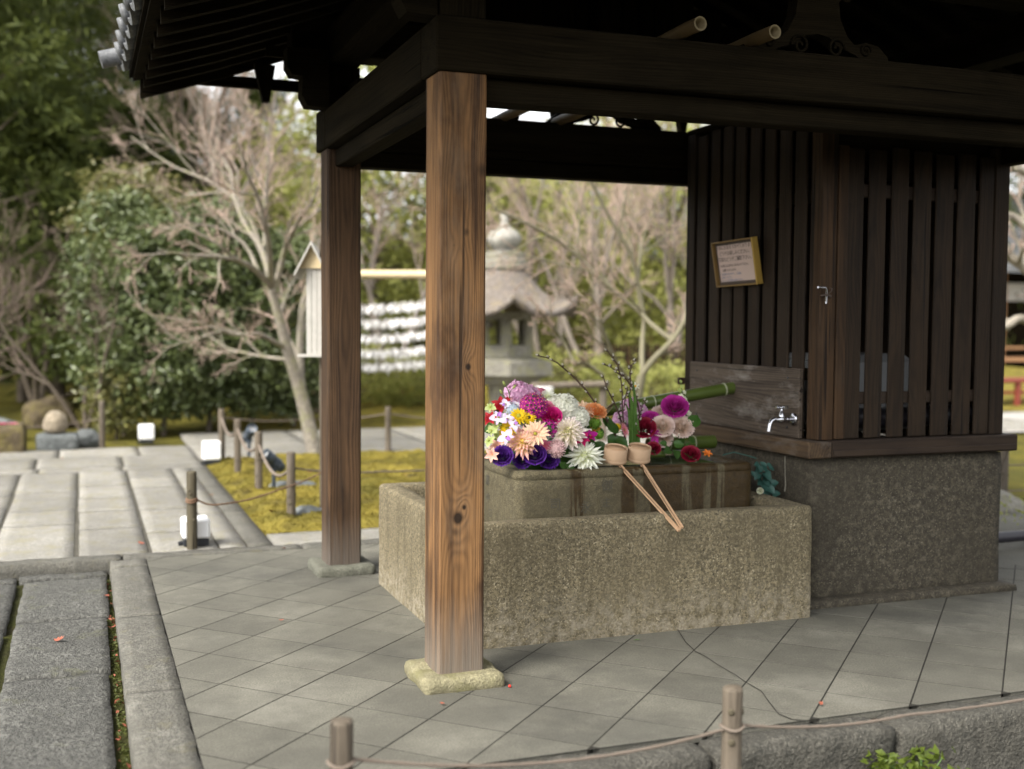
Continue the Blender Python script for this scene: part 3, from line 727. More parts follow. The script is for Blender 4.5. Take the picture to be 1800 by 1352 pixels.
# bamboo poles laid across the gable beams
for xx in (2.249, 2.584):
    t0 = thing('bamboo_pole', 'dry bamboo pole laid on the beams, '+('nearer the front corner post' if xx < 2.4 else 'under the carved frog leg strut'), 'bamboo pole', (xx, 3.98, 2.533), 'bamboo poles across the beams')
    mb = MB(); pts = []; rr = []
    for i in range(41):
        y = 3.98+2.62*i/40; pts.append((xx, y, 2.533+.002*math.sin(i))); rr.append(.028+(.003 if i % 10 == 6 else 0))
    mb.tube(pts, rr, 14, caps=False); mb.build('culm', m_drybam, t0)
    MB().lathe([(.028, 0), (.021, .001), (.02, .05), (0, .05)], 14, (0, 0, 0), M=Matrix.Translation((xx, 3.979, 2.533)) @ Matrix.Rotation(-math.pi/2, 4, 'X')).build('cut_end', m_bamin, t0)
# ------------------------------------------------------------------ stone basins
def ring_block(x0, x1, y0, y1, prof, rc, nside=40, amp=.003, freq=8, seed=0, floor_in=True):
    """hollow stone: profile (inset, z) carried round a rounded rectangle"""
    mb = MB(); rows = []
    def loop(o):
        X0, X1, Y0, Y1 = x0+o, x1-o, y0+o, y1-o; r = max(rc-o*.6, .004); pts = []
        def seg(a, b, n): 
            for i in range(n): pts.append((a[0]+(b[0]-a[0])*i/n, a[1]+(b[1]-a[1])*i/n))
        def arc(cx, cyy, a0):
            for i in range(5): a = a0+math.pi/2*i/5; pts.append((cx+r*math.cos(a), cyy+r*math.sin(a)))
        seg((X0+r, Y0), (X1-r, Y0), nside); arc(X1-r, Y0+r, -math.pi/2)
        seg((X1, Y0+r), (X1, Y1-r), nside); arc(X1-r, Y1-r, 0)
        seg((X1-r, Y1), (X0+r, Y1), nside); arc(X0+r, Y1-r, math.pi/2)
        seg((X0, Y1-r), (X0, Y0+r), nside); arc(X0+r, Y0+r, math.pi)
        return pts
    V = []; n = None
    for (o, z) in prof:
        P = loop(o); n = len(P)
        for (x, y) in P:
            s = mno.noise_vector(Vector((x*freq+seed, y*freq, z*freq)))*amp+mno.noise_vector(Vector((x*freq*4+seed, y*freq*4, z*freq*4)))*amp*.35
            V.append((x+s.x, y+s.y, z+s.z*.7))
    F = [(k*n+i, k*n+(i+1) % n, (k+1)*n+(i+1) % n, (k+1)*n+i) for k in range(len(prof)-1) for i in range(n)]
    if floor_in: F.append(tuple(range((len(prof)-1)*n, len(prof)*n)))
    mb.add(V, F, True); return mb
def dense(a, b, n): return [(a[0]+(b[0]-a[0])*i/n, a[1]+(b[1]-a[1])*i/n) for i in range(n)]
T = (1.455, 3.212, 4.544, 5.905)
prof = dense((0, -.02), (0, .508), 12)+[(0, .512), (.004, .521), (.012, .528)]+dense((.02, .530), (.092, .530), 3)+[(.1, .526), (.108, .515)]+dense((.11, .50), (.115, .10), 6)+[(.115, .10)]
tr = thing('stone_trough', 'large pale speckled granite trough standing on the pavilion floor', 'stone trough', ((T[0]+T[1])/2, (T[2]+T[3])/2, 0))
ring_block(*T, prof, .022, 60, .0035, 7).build('trough_body', m_trough, tr)
BX = (1.835, 3.085, 4.85, 5.62)
BZ = .702
bs = thing('water_basin', 'dark weathered stone water basin with carved characters inside the trough', 'water basin', ((BX[0]+BX[1])/2, 5.24, .10))
prof = dense((0, .10), (0, .655), 12)+[(0, .66), (.0035, .662), (0, .665), (.001, .685), (.006, .696), (.018, BZ)]+dense((.03, BZ), (.085, BZ), 3)+[(.095, BZ-.004), (.105, BZ-.02)]+dense((.11, BZ-.05), (.13, .35), 4)+[(.13, .35)]
ring_block(*BX, prof, .055, 50, .003, 9, 4).build('basin_body', m_inner, bs)
wm = NT('clear water'); wm.bump(wm.noise(wm.pos, 22, 3), .12, .004); wm.b.inputs['Transmission Weight'].default_value = .85; wm.b.inputs['IOR'].default_value = 1.33
m_water = wm.fin((.22, .25, .18), .03, .5)
mb = MB(); mb.sheet(BX[0]+.11, BX[1]-.11, BX[2]+.11, BX[3]-.11, BZ-.012, 20, 12, und(.001, 12)); o = mb.build('water', m_water, None, (2.5, 5.2, BZ-.012)); tag(o, kind='structure')
def text_mesh(body, size, depth=.002, align='CENTER', sx=1.0):
    cu = bpy.data.curves.new('lettering', 'FONT'); cu.body = body; cu.size = size; cu.extrude = depth; cu.align_x = align; cu.align_y = 'CENTER'; cu.resolution_u = 2
    o = bpy.data.objects.new('lettering', cu); COL.objects.link(o); dg = bpy.context.evaluated_depsgraph_get()
    me = bpy.data.meshes.new_from_object(o.evaluated_get(dg)); bpy.data.objects.remove(o); return me
# carved characters: front face (normal -Y) and the end face (normal -X)
def carve(body, x, y, size, front=True):
    p = YP(x, y, BX[2]-.0005) if front else XP(x, y, BX[0]-.0005)
    me = text_mesh(body, size, .0012); o = link('carved_character', me, m_carve, bs, p-Vector(bs.location))
    o.rotation_euler = (math.pi/2, 0, 0) if front else (math.pi/2, 0, -math.pi/2)
carve('司', 976, 888, .06); carve('永', 1030, 893, .06); carve('御', 1067, 855, .06); carve('主', 1066, 884, .05)
carve('講', 857, 845, .055, False); carve('中', 858, 876, .05, False); carve('口', 862, 903, .05, False)
# base block of the pump house
sb = thing('granite_block', 'tall dark granite block carrying the slatted timber house', 'stone base', (3.94, 5.4, 0))
rough_block(3.348, 4.525, 4.75, 6.06, .0, .725, .05, .006, .018, 6, 3).build('block', m_base, sb)
rough_block(3.215, 4.56, 4.66, 6.12, -.02, .035, .06, .006, .012, 7, 8).build('footing', m_base, sb)
mb = MB(); mb.tube([(3.346, 4.99, .71), (3.345, 4.985, .64), (3.346, 4.98, .56), (3.344, 4.985, .53)], [.003, .0025, .003, .004], 6); mb.build('mortar_seam', plain('mortar', (.24, .225, .18), .95), sb)

# ------------------------------------------------------------------ slatted pump house
PH = thing('pump_house', 'dark slatted timber house on the granite block', 'slatted house', (3.94, 5.4, .725))
def ph(name, mat, x0, x1, y0, y1, z0, z1, ch=.004): return MB().box(x0, x1, y0, y1, z0, z1, ch).build(name, mat, PH)
# sill beams
ph('sill', m_silly, 3.285, 3.42, 4.70, 6.10, .728, .808, .006)
ph('sill', m_sillx, 3.422, 4.575, 4.70, 4.82, .728, .812, .006); ph('sill_ledge', m_sillx, 3.424, 4.56, 4.688, 4.70, .735, .765, .003)
ph('sill', m_silly, 4.44, 4.572, 4.822, 6.10, .730, .81, .006); ph('sill', m_sillx, 3.422, 4.438, 6.0, 6.10, .728, .81, .006)
ZT = 2.29
ph('corner_post', m_corner, 3.362, 3.452, 4.742, 4.835, .812, 2.48); ph('corner_batten', m_corner, 3.456, 3.512, 4.735, 4.775, .815, ZT-.04)
ph('corner_post', m_slat, 4.42, 4.512, 4.742, 4.835, .813, ZT); ph('corner_post', m_slat, 3.362, 3.452, 5.985, 6.075, .81, 2.48); ph('corner_post', m_slat, 4.42, 4.512, 5.985, 6.075, .81, ZT)
# front slats: wide boards with gaps, two rails behind
fs = [(1482, 1513), (1521, 1552), (1561, 1591), (1599, 1631), (1638, 1670), (1676, 1708), (1714, 1740)]
ms = MB(); ms.box(-.052, .052, -.008, .008, 0, 1.40, .005); ms = ms.mesh('slat'); ms.materials.append(m_slat)
for (a, b) in fs:
    xa, xb = YP(a, 600, 4.75).x, YP(b, 600, 4.75).x
    o = link('slat', ms, None, PH, Vector(((xa+xb)/2, 4.752, .815))-Vector(PH.location)); o.scale = ((xb-xa)/.104*.96, 1, (1.43+rng.uniform(-.012, .012))/1.40)
for z0, z1 in ((.985, 1.045), (2.005, 2.07)): ph('rail', m_sillx, 3.515, 4.418, 4.762, 4.79, z0, z1)
ph('added_head_board', m_dkx, 3.456, 4.515, 4.79, 4.83, 2.10, 2.48); ph('added_head_board', m_dky, 3.40, 3.44, 4.838, 5.98, 2.10, 2.48); ph('added_top_board', m_dkx, 3.36, 4.52, 4.75, 6.08, 2.484, 2.51); ph('added_head_board', m_dkx, 3.456, 4.515, 6.0, 6.03, 2.25, 2.48); ph('head_rail', m_dky, 4.42, 4.515, 4.834, 6.08, ZT+.002, ZT+.07)  # head and top boards added to close off the bright band above the slats
# side slats toward the basin
sp = [1233, 1255, 1277, 1300, 1325, 1350, 1378, 1405]
mside = MB(); mside.box(-.009, .009, -.036, .036, 0, 1.42, .008); mside = mside.mesh('slat'); mside.materials.append(m_slat)
for px in sp:
    y = XP(px, 500, 3.375).y
    o = link('slat', mside, None, PH, Vector((3.378+rng.uniform(-.003, .003), y, .812))-Vector(PH.location)); o.scale = (1, 1.45, 1.165+rng.uniform(-.006, .006))
for z0, z1 in ((1.10, 1.16), (1.98, 2.05)): ph('rail', m_dky, 3.395, 3.425, 4.84, 5.98, z0, z1)
# far sides closed with boards so that nothing shows through
for k in range(9): ph('board', m_slat, 3.455+k*.107, 3.455+(k+1)*.107-.003, 6.03, 6.055, .812, ZT, .003)
for k in range(10): ph('board', m_slat, 4.47, 4.495, 4.84+k*.114, 4.84+(k+1)*.114-.003, .812, ZT, .003)
ph('plank', m_plank, 3.335, 3.36, 4.862, 5.965, .81, 1.158, .004)
for y in (4.96, 5.88):
    for z in (.86, 1.11): MB().lathe([(0, 0), (.006, 0), (.006, .003), (0, .004)], 8, M=Matrix.Translation((3.335, y, z)) @ Matrix.Rotation(-math.pi/2, 4, 'Y')).build('nail', m_black, PH)
ph('wedge', m_corner, 3.30, 3.3355, 6.02, 6.05, 1.02, 1.06, .003)
# hook bolt on the corner
lb = YP(1448, 507, 4.74); mb = MB(); mb.tube([YP(1438, 505, 4.70), YP(1451, 506, 4.71), YP(1453, 511, 4.715), YP(1452, 534, 4.715)], .006, 8)
bo = mb.build('hook_bolt', m_chrome, PH); mb = MB(); mb.tube([YP(1444, 520, 4.735), YP(1452, 518, 4.70), YP(1460, 521, 4.735)], .006, 6); mb.tube([YP(1454, 517, 4.72), YP(1461, 513, 4.72), YP(1463, 508, 4.72), YP(1459, 506, 4.72)], .0025, 6); mb.build('staple', m_brown, PH)
# things inside the house
gb = thing('metal_box', 'grey metal box seen through the front slats', 'metal box', (4.02, 5.32, .81)); MB().box(3.60, 4.10, 4.97, 5.4, .83, 1.19, .008).build('case', m_greym, gb)
MB().prism([(4.97, 1.192), (5.40, 1.192), (5.34, 1.225), (5.03, 1.225)], 0, 3.60, 4.10).build('lid', m_greym, gb)
pp = thing('black_hose', 'thick black pipe lying behind the front slats below the rail', 'pipe', (4.0, 5.0, .9)); mb = MB(); mb.tube([(3.50, 4.88, .915), (3.8, 4.88, .90), (4.42, 4.89, .91)], .052, 14); mb.build('pipe_body', m_pipe, pp)
for x in (3.62, 4.2): MB().lathe([(.055, -.02), (.064, -.02), (.064, .02), (.055, .02)], 14, M=Matrix.Translation((x, 4.88, .907)) @ Matrix.Rotation(math.pi/2, 4, 'Y')).build('collar', m_greym, pp)

# ------------------------------------------------------------------ framed notice on the side slats
m_goldbr = plain('dull gold frame', (.22, .135, .045), .5, .1, 20)
ncen = Vector((3.318, 5.462, 1.708)); NW, NH = .42, .25
nt_ = thing('notice_board', 'tilted gold framed notice with Japanese handwriting on the dark slats', 'notice', ncen)
tilt = Matrix.Rotation(math.radians(-9), 4, 'Y') @ Matrix.Rotation(math.radians(-.8), 4, 'X')
Mn = Matrix.Translation(ncen) @ tilt @ Matrix.Rotation(-math.pi/2, 4, 'Z') @ Matrix.Rotation(math.pi/2, 4, 'X')   # local x -> -Y, y -> up, z -> -X
def nb(name, mat, x0, x1, y0, y1, z0, z1, ch=.002): return MB().box(x0, x1, y0, y1, z0, z1, ch, Mn).build(name, mat, nt_)
w2, h2 = NW/2, NH/2
nb('frame_side', m_goldbr, -w2, -w2+.010, -h2, h2, -.03, .008); nb('frame_side', m_brass, w2-.012, w2, -h2, h2, -.03, .008)
nb('frame_side', m_goldbr, -w2+.0105, w2-.0125, h2-.009, h2, -.03, .007); nb('frame_side', m_goldbr, -w2+.0105, w2-.0125, -h2, -h2+.009, -.03, .007)
nb('backing', m_brown, -w2+.011, w2-.013, -h2+.0095, h2-.0095, -.028, -.012)
nb('paper', m_paper, -w2+.030, w2-.034, -h2+.026, h2-.024, -.0115, -.0105, .0001)
lines = [('手水にお花をうかべております', .088, .027, m_ink), ('どうぞお楽しみください。', .055, .027, m_ink), ('写真もどうぞご撮影下さい。', .022, .027, m_ink), ('※お花には お手を ふれないで 下さい。', -.012, .017, m_ink), ('　お願いいたします。', -.036, .017, m_ink),
         ('水は流れております。ご自由に', -.058, .015, m_inkb), ('お使いください。', -.076, .015, m_inkb), ('ひしゃくはお静かに扱い下さい。', -.093, .015, m_inkb)]
for i, (s_, y, sz, mt) in enumerate(lines):
    me = text_mesh(s_, sz, .0002, 'CENTER' if i < 3 else 'LEFT')
    o = link('lettering', me, mt, nt_); o.matrix_local = Matrix.Translation(-ncen) @ Mn @ Matrix.Translation((0 if i < 3 else -w2+.045, y, -.0098))

# ------------------------------------------------------------------ tap
tp = XP(1395, 737, 3.335); tap = thing('water_tap', 'chrome tap screwed into the weathered plank', 'tap', tp)
def tl(name, mb): return mb.build(name, m_chrome, tap)
Rx = Matrix.Translation(tp) @ Matrix.Rotation(-math.pi/2, 4, 'Y')     # lathe axis -> -X
tl('flange', MB().lathe([(0, 0), (.032, 0), (.033, .004), (.026, .009), (.014, .012), (0, .012)], 24, M=Rx))
tl('body', MB().lathe([(.011, .01), (.011, .03), (.015, .034), (.015, .044), (.012, .048), (.017, .055), (.020, .07), (.017, .085), (.011, .092), (.010, .11)], 20, M=Rx))
mb = MB(); mb.tube([tp+Vector((-.095, 0, 0)), tp+Vector((-.112, 0, .003)), tp+Vector((-.128, 0, -.006)), tp+Vector((-.136, 0, -.024)), tp+Vector((-.142, 0, -.058))], [.010, .0105, .011, .011, .0115], 16); tl('spout', mb)
Mz = Matrix.Translation(tp+Vector((-.07, 0, 0)))
tl('stem', MB().lathe([(.015, .01), (.015, .025), (.012, .028), (.012, .036), (.008, .038), (.008, .055)], 18, M=Mz))
hm = MB(); hm.lathe([(0, .066), (.012, .066), (.016, .060), (.012, .054), (0, .053)], 18, M=Mz); hm.tube([tp+Vector((-.07, -.034, .061)), tp+Vector((-.07, 0, .062)), tp+Vector((-.07, .034, .061))], [.008, .006, .008], 10); hm.tube([tp+Vector((-.036, 0, .061)), tp+Vector((-.104, 0, .061))], [.008, .008], 10); tl('handle', hm)

# ------------------------------------------------------------------ bamboo spout and the bamboo rest
def bamboo(name, label, cat, A, B, r, nodes, mat=m_bamboo, cutA=False, openA=True):
    A, B = Vector(A), Vector(B); d = (B-A); L = d.length; t0 = thing(name, label, cat, A, rot=d.to_track_quat('X', 'Z'))
    pts = []; rr = []; n = 60
    ring = MB(); sides = 20; V = []
    for i in range(n+1):
        x = L*i/n; rad = r*(1+.0*i)
        for (nx, _) in nodes: rad += r*.07*math.exp(-((x-nx*L)/.006)**2)
        for k in range(sides):
            a = 2*math.pi*k/sides; z = math.sin(a)*rad; y = math.cos(a)*rad
            xo = x
            if cutA and i < 10: xo = x+(z+r)*1.15*(1-i/10)     # slanting cut: the lower lip reaches further
            V.append((xo, y, z))
    F = [(i*sides+k, (i+1)*sides+k, (i+1)*sides+(k+1) % sides, i*sides+(k+1) % sides) for i in range(n) for k in range(sides)]
    ring.add(V, F, True); ring.add([V[n*sides+k] for k in range(sides)], [tuple(range(sides))]); ring.local('culm', mat, t0)
    # pale cut rim and hollow
    rim = MB(); V0 = V[:sides]; Vi = [(p[0]+.0, p[1]*.84, p[2]*.84) for p in V0]; Vd = [(p[0]+.16, p[1]*.82, p[2]*.82) for p in V0]
    rim.add(V0+Vi+Vd, [(k, (k+1) % sides, sides+(k+1) % sides, sides+k) for k in range(sides)]+[(sides+k, sides+(k+1) % sides, 2*sides+(k+1) % sides, 2*sides+k) for k in range(sides)]+[tuple(range(2*sides, 3*sides))]); rim.local('cut_rim', m_bamin, t0)
    for (nx, w) in nodes:
        nm = MB(); nm.lathe([(r*.98, -w), (r*1.085, -w*.5), (r*1.10, 0), (r*1.07, w*.5), (r*.98, w)], 20, M=Matrix.Translation((nx*L, 0, 0)) @ Matrix.Rotation(math.pi/2, 4, 'Y')); nm.local('joint_ring', m_node, t0)
    return t0
bamboo('bamboo_spout', 'green bamboo water spout slanting from the plank', 'bamboo spout', (2.545, 5.49, .918), (3.37, 5.49, 1.033), .033, [(.37, .006), (.895, .006)], cutA=True)
for (yy, x0, x1, lb_) in ((5.14, 2.2, 2.74, 'thin green bamboo rest under the ladle cups'), (5.44, 2.80, 3.20, 'thick green bamboo length on the basin rim behind the red roses')):
    r = .018 if yy < 5.2 else .036
    bamboo('bamboo_rest', lb_, 'bamboo rest', (x0, yy, BZ+r+.002), (x1, yy+.01, BZ+r+.002), r, [(.3, .005), (.68, .005)])

# ------------------------------------------------------------------ ladles
def ladle(label, cpx, cpy, epx, epy, R, H_):
    c = YP(cpx, cpy, 4.935); c.z = max(c.z, BZ+.012)
    e = YP(epx, epy, 4.46); t0 = thing('water_ladle', label, 'ladle', c, 'water ladles on the basin rim')
    Mt = Matrix.Translation((0, 0, .012)) @ Matrix.Rotation(math.radians(15), 4, 'X')
    cu = MB(); cu.lathe([(0, 0), (R*.99, 0), (R, .003), (R, H_), (R-.0045, H_), (R-.005, .008), (0, .008)], 36, M=Mt); cu.local('cup', m_ladlez, t0)
    bt = MB(); bt.lathe([(R+.0005, .0), (R+.0022, .001), (R+.0022, .014), (R+.0005, .015)], 36, M=Mt); bt.local('hoop', m_ladlez, t0)
    st = MB(); st.lathe([(0, H_-.006), (R-.006, H_-.006), (R-.006, H_-.02)], 30, M=Mt); st.local('disc', m_ladle, t0)
    el = e-c; d0 = Vector((el.x, el.y, 0)).normalized()
    a = Vector((0, 0, H_*.62))-d0*(R*.8); b = el
    d = (b-a); L = d.length; hq = MB(); hq.box(0, L, -.0075, .0075, -.0065, .0065, .0015); ho = hq.local('handle', m_ladle, t0, a); ho.rotation_mode = 'QUATERNION'; ho.rotation_quaternion = d.to_track_quat('X', 'Z')
    for k in range(2):
        p = MB(); p.lathe([(0, 0), (.0032, 0), (.0032, .002), (0, .002)], 8); po = p.local('peg', m_brown, t0, a+d.normalized()*(.012+R*.2+.0*k)+Vector((0, 0, 0)))
        ang = math.atan2(d0.y, d0.x)-.16; po.location = Vector((math.cos(ang)*R, math.sin(ang)*R, .012+.013*k)); po.rotation_mode = 'QUATERNION'; po.rotation_quaternion = Vector((math.cos(ang), math.sin(ang), 0)).to_track_quat('Z', 'Y')
    return t0
ladle('wooden water ladle touching the white dahlia, its longer handle reaching over the trough', 1080, 822, 1194, 933, .055, .070)
ladle('wooden water ladle on the side away from the white dahlia, beside the red rose', 1121.5, 817, 1199, 928, .055, .070)
# ------------------------------------------------------------------ flowers: petal shapes (unit radius, +Z is the way the flower faces)
def petal_mb(mb, L, w, tip=.5, up=.3, curl=.0, r0=.08, z0=0, az=0, cup=.25, ruf=0, nseg=6, nw=4, seed=0, rot=0):
    """one petal leaving the centre at angle az; up = lift angle, curl bends it along its length"""
    V = []; ca, sa = math.cos(az), math.sin(az); x = r0; z = z0; ang = up
    for i in range(nseg+1):
        t = i/nseg
        wid = w*(math.sin(math.pi*min(1, (t*.85+.12))**(.75))**(.7 if tip < .6 else .5))*(1 if t < .55 else max(.02, 1-((t-.55)/.45)**2*(1-tip*.0)*(.95 if tip < .6 else .45)))
        for k in range(nw+1):
            u = -1+2*k/nw
            rz = ruf*math.sin(u*7+seed*3+t*5)*t
            lx = x-abs(u)**2*cup*wid*math.sin(ang)*.6*0; ly = u*wid; lz = z+cup*wid*u*u*math.cos(ang)+rz
            lx += -cup*wid*u*u*math.sin(ang)
            V.append((lx*ca-ly*sa, lx*sa+ly*ca, lz))
        ds = L/nseg; x += ds*math.cos(ang); z += ds*math.sin(ang); ang += curl/nseg
    n1 = nw+1
    F = [(i*n1+k, i*n1+k+1, (i+1)*n1+k+1, (i+1)*n1+k) for i in range(nseg) for k in range(nw)]
    mb.add(V, F, True)
def shell_petal(mb, r, h, az, span, open_, z0=0, ruf=0, seed=0, lip=.25, nu=8, nv=5):
    """wrapped petal of a rose-like flower"""
    V = []
    for j in range(nv+1):
        t = j/nv
        for i in range(nu+1):
            u = -1+2*i/nu
            rr = r*(.45+.55*math.sin(min(1, t*1.5)*math.pi/2))+open_*t*t
            a = az+u*span*(.7+.3*t)
            edge = 1-.25*u*u*t
            z = z0+h*t*edge-lip*.5*max(0, t-.8)+ruf*math.sin(u*9+seed*2.1+j)*t*t
            rr += ruf*math.cos(u*11+seed+j*.7)*t*t
            V.append((rr*math.cos(a), rr*math.sin(a), z))
    n1 = nu+1
    mb.add(V, [(j*n1+i, j*n1+i+1, (j+1)*n1+i+1, (j+1)*n1+i) for j in range(nv) for i in range(nu)], True)
def flower(name, label, px, py, Y, R, face=(0, 0), cat='flower', group=None, spin=None):
    """an Empty at the flower's place, facing the path side and up; face tilts it (sideways, up)"""
    p = YP(px, py, Y); nrm = Vector((-.30+face[0], -.72, .55+face[1])).normalized()
    q = nrm.to_track_quat('Z', 'Y') @ Quaternion((0, 0, 1), spin if spin is not None else rng.uniform(0, 6.28))
    d = (Vector(p)-Vector(ORG)).dot(Vector(FWD))
    return thing(name, label, cat, p, group, q, R*d/F_PX*(1.28 if name in ('rose', 'lisianthus', 'ranunculus') else 1.12))
PM = {}
def pm(key, ci, co, **k):
    if key not in PM: PM[key] = petal(key, ci, co, **k)
    return PM[key]
m_disc = plain('flower eye', (.30, .28, .03), .8, .3, 20); m_discp = plain('rosy flower eye', (.62, .20, .15), .8, .3, 10); m_dark = plain('dark flower eye', (.05, .04, .015), .8); m_yel = plain('pollen', (.75, .42, .02), .8)
m_stem = plain('flower stem', (.09, .17, .04), .6)
def stemmed(t, L=1.2, r=.05):
    MB().tube([(0, 0, -.02), (.05, .03, -L*.5), (.12, 0, -L)], r, 6).local('stem', m_stem, t)
MESH = {}
def cached(key, fn, mat):
    if key not in MESH:
        mb = MB(); fn(mb); MESH[key] = mb.mesh(key.split('|')[0]); MESH[key].materials.append(mat)
    return MESH[key]
def gerbera(lab, px, py, Y, R, mat, eye, face=(0, 0), n=17, **k):
    t = flower('gerbera', lab, px, py, Y, R, face, **k)
    pme = cached('petal|ger'+mat.name, lambda mb: petal_mb(mb, .80, .125, .7, .22, -.25, .2, cup=.3), mat)
    for ring, (m, s, dz) in enumerate(((n, 1, 0), (n-3, .86, .05))):
        for i in range(m):
            o = link('petal', pme, None, t, (0, 0, dz)); o.rotation_euler = (rng.uniform(-.12, .12), rng.uniform(-.1, .1), 6.283*(i+.5*ring)/m+rng.uniform(-.05, .05)); o.scale = (s*rng.uniform(.93, 1.05), s, s)
    mb = MB()
    for i in range(40):
        a = i*2.399; r = .30*math.sqrt(i/40); petal_mb(mb, .10, .03, .7, 1.0, -.5, r, .05, a, nseg=2, nw=2)
    mb.local('floret_ring', eye, t)
    MB().lathe([(.13, .07), (.10, .11), (0, .12)], 12).local('eye', m_disc, t); stemmed(t); return t
def dahlia(lab, px, py, Y, R, mat, face=(0, 0), tip=.3, rows=6, w=.15, **k):
    t = flower('dahlia', lab, px, py, Y, R, face, **k)
    pme = cached('petal|dah%s%s' % (mat.name, tip), lambda mb: petal_mb(mb, .86, w, tip, .0, .12, .12, cup=.55), mat)
    for r in range(rows):
        f = r/(rows-1); n = int(16-8*f); up = -.12+1.15*f
        for i in range(n):
            s = (1-.58*f)*rng.uniform(.9, 1.06)
            o = link('petal', pme, None, t, (0, 0, .0+.17*f)); o.rotation_mode = 'QUATERNION'
            o.rotation_quaternion = Quaternion((0, 0, 1), 6.283*(i+.5*(r % 2))/n+rng.uniform(-.12, .12)) @ Quaternion((0, 1, 0), -up+rng.uniform(-.12, .12)); o.scale = (s, s*1.0, s)
    MB().lathe([(.16, .1), (.14, .26), (0, .34)], 12).local('eye', mat, t); stemmed(t); return t
def rosebud(name, lab, px, py, Y, R, mat, face=(0, 0), layers=6, ruf=.0, open_=.34, tight=.07, **k):
    t = flower(name, lab, px, py, Y, R, face, **k)
    for l in range(layers):
        f = l/(layers-1); r = tight+.50*f; n = 3+l
        h = .80-.34*f*f; mb = MB()
        for i in range(n):
            shell_petal(mb, r, h, 6.283*i/n+l*1.1+rng.uniform(-.15, .15), 3.6/n, open_*(f*1.6-.55)-.02*(1-f), -.10-.16*f, ruf*(.5+f*.7), i+l*3, .12+.22*f)
        if l == 0: mb.lathe([(tight*1.3, -.1), (tight*1.2, .35), (tight*.9, .58), (0, .64)], 10)
        mb.local('petal_whorl', mat, t, recalc=False)
    cal = MB()
    for i in range(5): petal_mb(cal, .6, .12, .3, -.3, .9, .1, -.22, 6.283*i/5, nseg=4, nw=2)
    cal.local('sepals', m_green, t); stemmed(t); return t
def pompon(lab, px, py, Y, R, mat, name='pompon', n=150, pl=.30, pw=.085, cupz=.5, **k):
    t = flower(name, lab, px, py, Y, R, **k); mb = MB()
    for i in range(n):
        z = 1-1.75*(i+.5)/n; a = i*2.39996; r = math.sqrt(max(0, 1-z*z)); d = Vector((r*math.cos(a), r*math.sin(a), z))
        m2 = MB(); petal_mb(m2, pl, pw, .8, .35, .7, .0, 0, 0, cupz, nseg=3, nw=2)
        Q = d.to_track_quat('Z', 'Y').to_matrix().to_4x4() @ Matrix.Rotation(rng.uniform(0, 6.28), 4, 'Z') @ Matrix.Rotation(-.9, 4, 'Y')
        mb.add([tuple(d*.74+(Q @ Vector(v))) for v in m2.v], m2.f, True)
    mb.lathe([(.01, .78), (.5, .6), (.76, 0), (.5, -.6)], 14); mb.local('florets', mat, t); stemmed(t); return t
def cluster(name, lab, px, py, Y, R, mat, npt=45, size=.23, petals=5, eye=None, flat=.7, tip=.5, wid=.36, ruf=0, **k):
    """a head of many small florets"""
    t = flower(name, lab, px, py, Y, R, **k); mb = MB(); eb = MB()
    for i in range(npt):
        z = 1-1.25*(i+.5)/npt; a = i*2.39996; r = math.sqrt(max(0, 1-z*z)); d = Vector((r*math.cos(a), r*math.sin(a), z*flat))*rng.uniform(.86, 1.04)
        Q = (d+Vector((rng.uniform(-.3, .3), rng.uniform(-.3, .3), .3))).to_track_quat('Z', 'Y').to_matrix().to_4x4() @ Matrix.Rotation(rng.uniform(0, 6.28), 4, 'Z')
        for p in range(petals):
            m2 = MB(); petal_mb(m2, size, size*wid, tip, .35, -.5, .02, 0, 6.283*p/petals, .2, ruf, 3, 2, p+i)
            mb.add([tuple(d+(Q @ Vector(v))) for v in m2.v], m2.f, True)
        if eye: 
            e2 = MB(); e2.lathe([(size*.16, .0), (size*.14, size*.2), (0, size*.24)], 6); eb.add([tuple(d+(Q @ Vector(v))) for v in e2.v], e2.f, True)
    mb.local('florets', mat, t)
    if eye: eb.local('eyes', eye, t)
    MB().lathe([(.02, .86*flat), (.45, .74*flat), (.74, .42*flat), (.84, .02), (.5, -.35)], 12).local('head', mat if petals < 5 else m_green, t); stemmed(t); return t
def orchid(lab, px, py, Y, R, mat, lip, face=(0, 0), **k):
    t = flower('orchid', lab, px, py, Y, R, face, **k)
    a_ = cached('petal|orc'+mat.name, lambda mb: petal_mb(mb, .85, .30, .6, .15, -.35, .06, cup=.2, nseg=6), mat)
    for i, (az, s) in enumerate(((1.57, .9), (.35, 1.08), (2.79, 1.08), (3.9, .92), (5.5, .92))):
        o = link('petal', a_, None, t); o.rotation_euler = (0, rng.uniform(-.1, .1), az); o.scale = (s, s*(1.1 if i in (1, 2) else .7), s)
    mb = MB(); petal_mb(mb, .55, .22, .6, .7, -1.4, .05, .05, -1.57, .6); mb.local('lip', lip, t)
    MB().lathe([(.09, 0), (.10, .12), (0, .18)], 8).local('column', m_disc, t); stemmed(t, .8, .03); return t
def daisy(lab, px, py, Y, R, mat, face=(0, 0), eye=None, n=16, **k):
    t = flower('chrysanthemum', lab, px, py, Y, R, face, **k); mb = MB()
    for r in range(3):
        for i in range(n-2*r): petal_mb(mb, .80-.15*r, .13, .7, .1+.3*r, -.2, .12, .03*r, 6.283*(i+.5*r)/(n-2*r)+rng.uniform(-.08, .08), .2, nseg=4, nw=2)
    mb.local('petal_whorl', mat, t); MB().lathe([(.25, .1), (.2, .2), (0, .24)], 12).local('eye', eye or m_disc, t); stemmed(t); return t
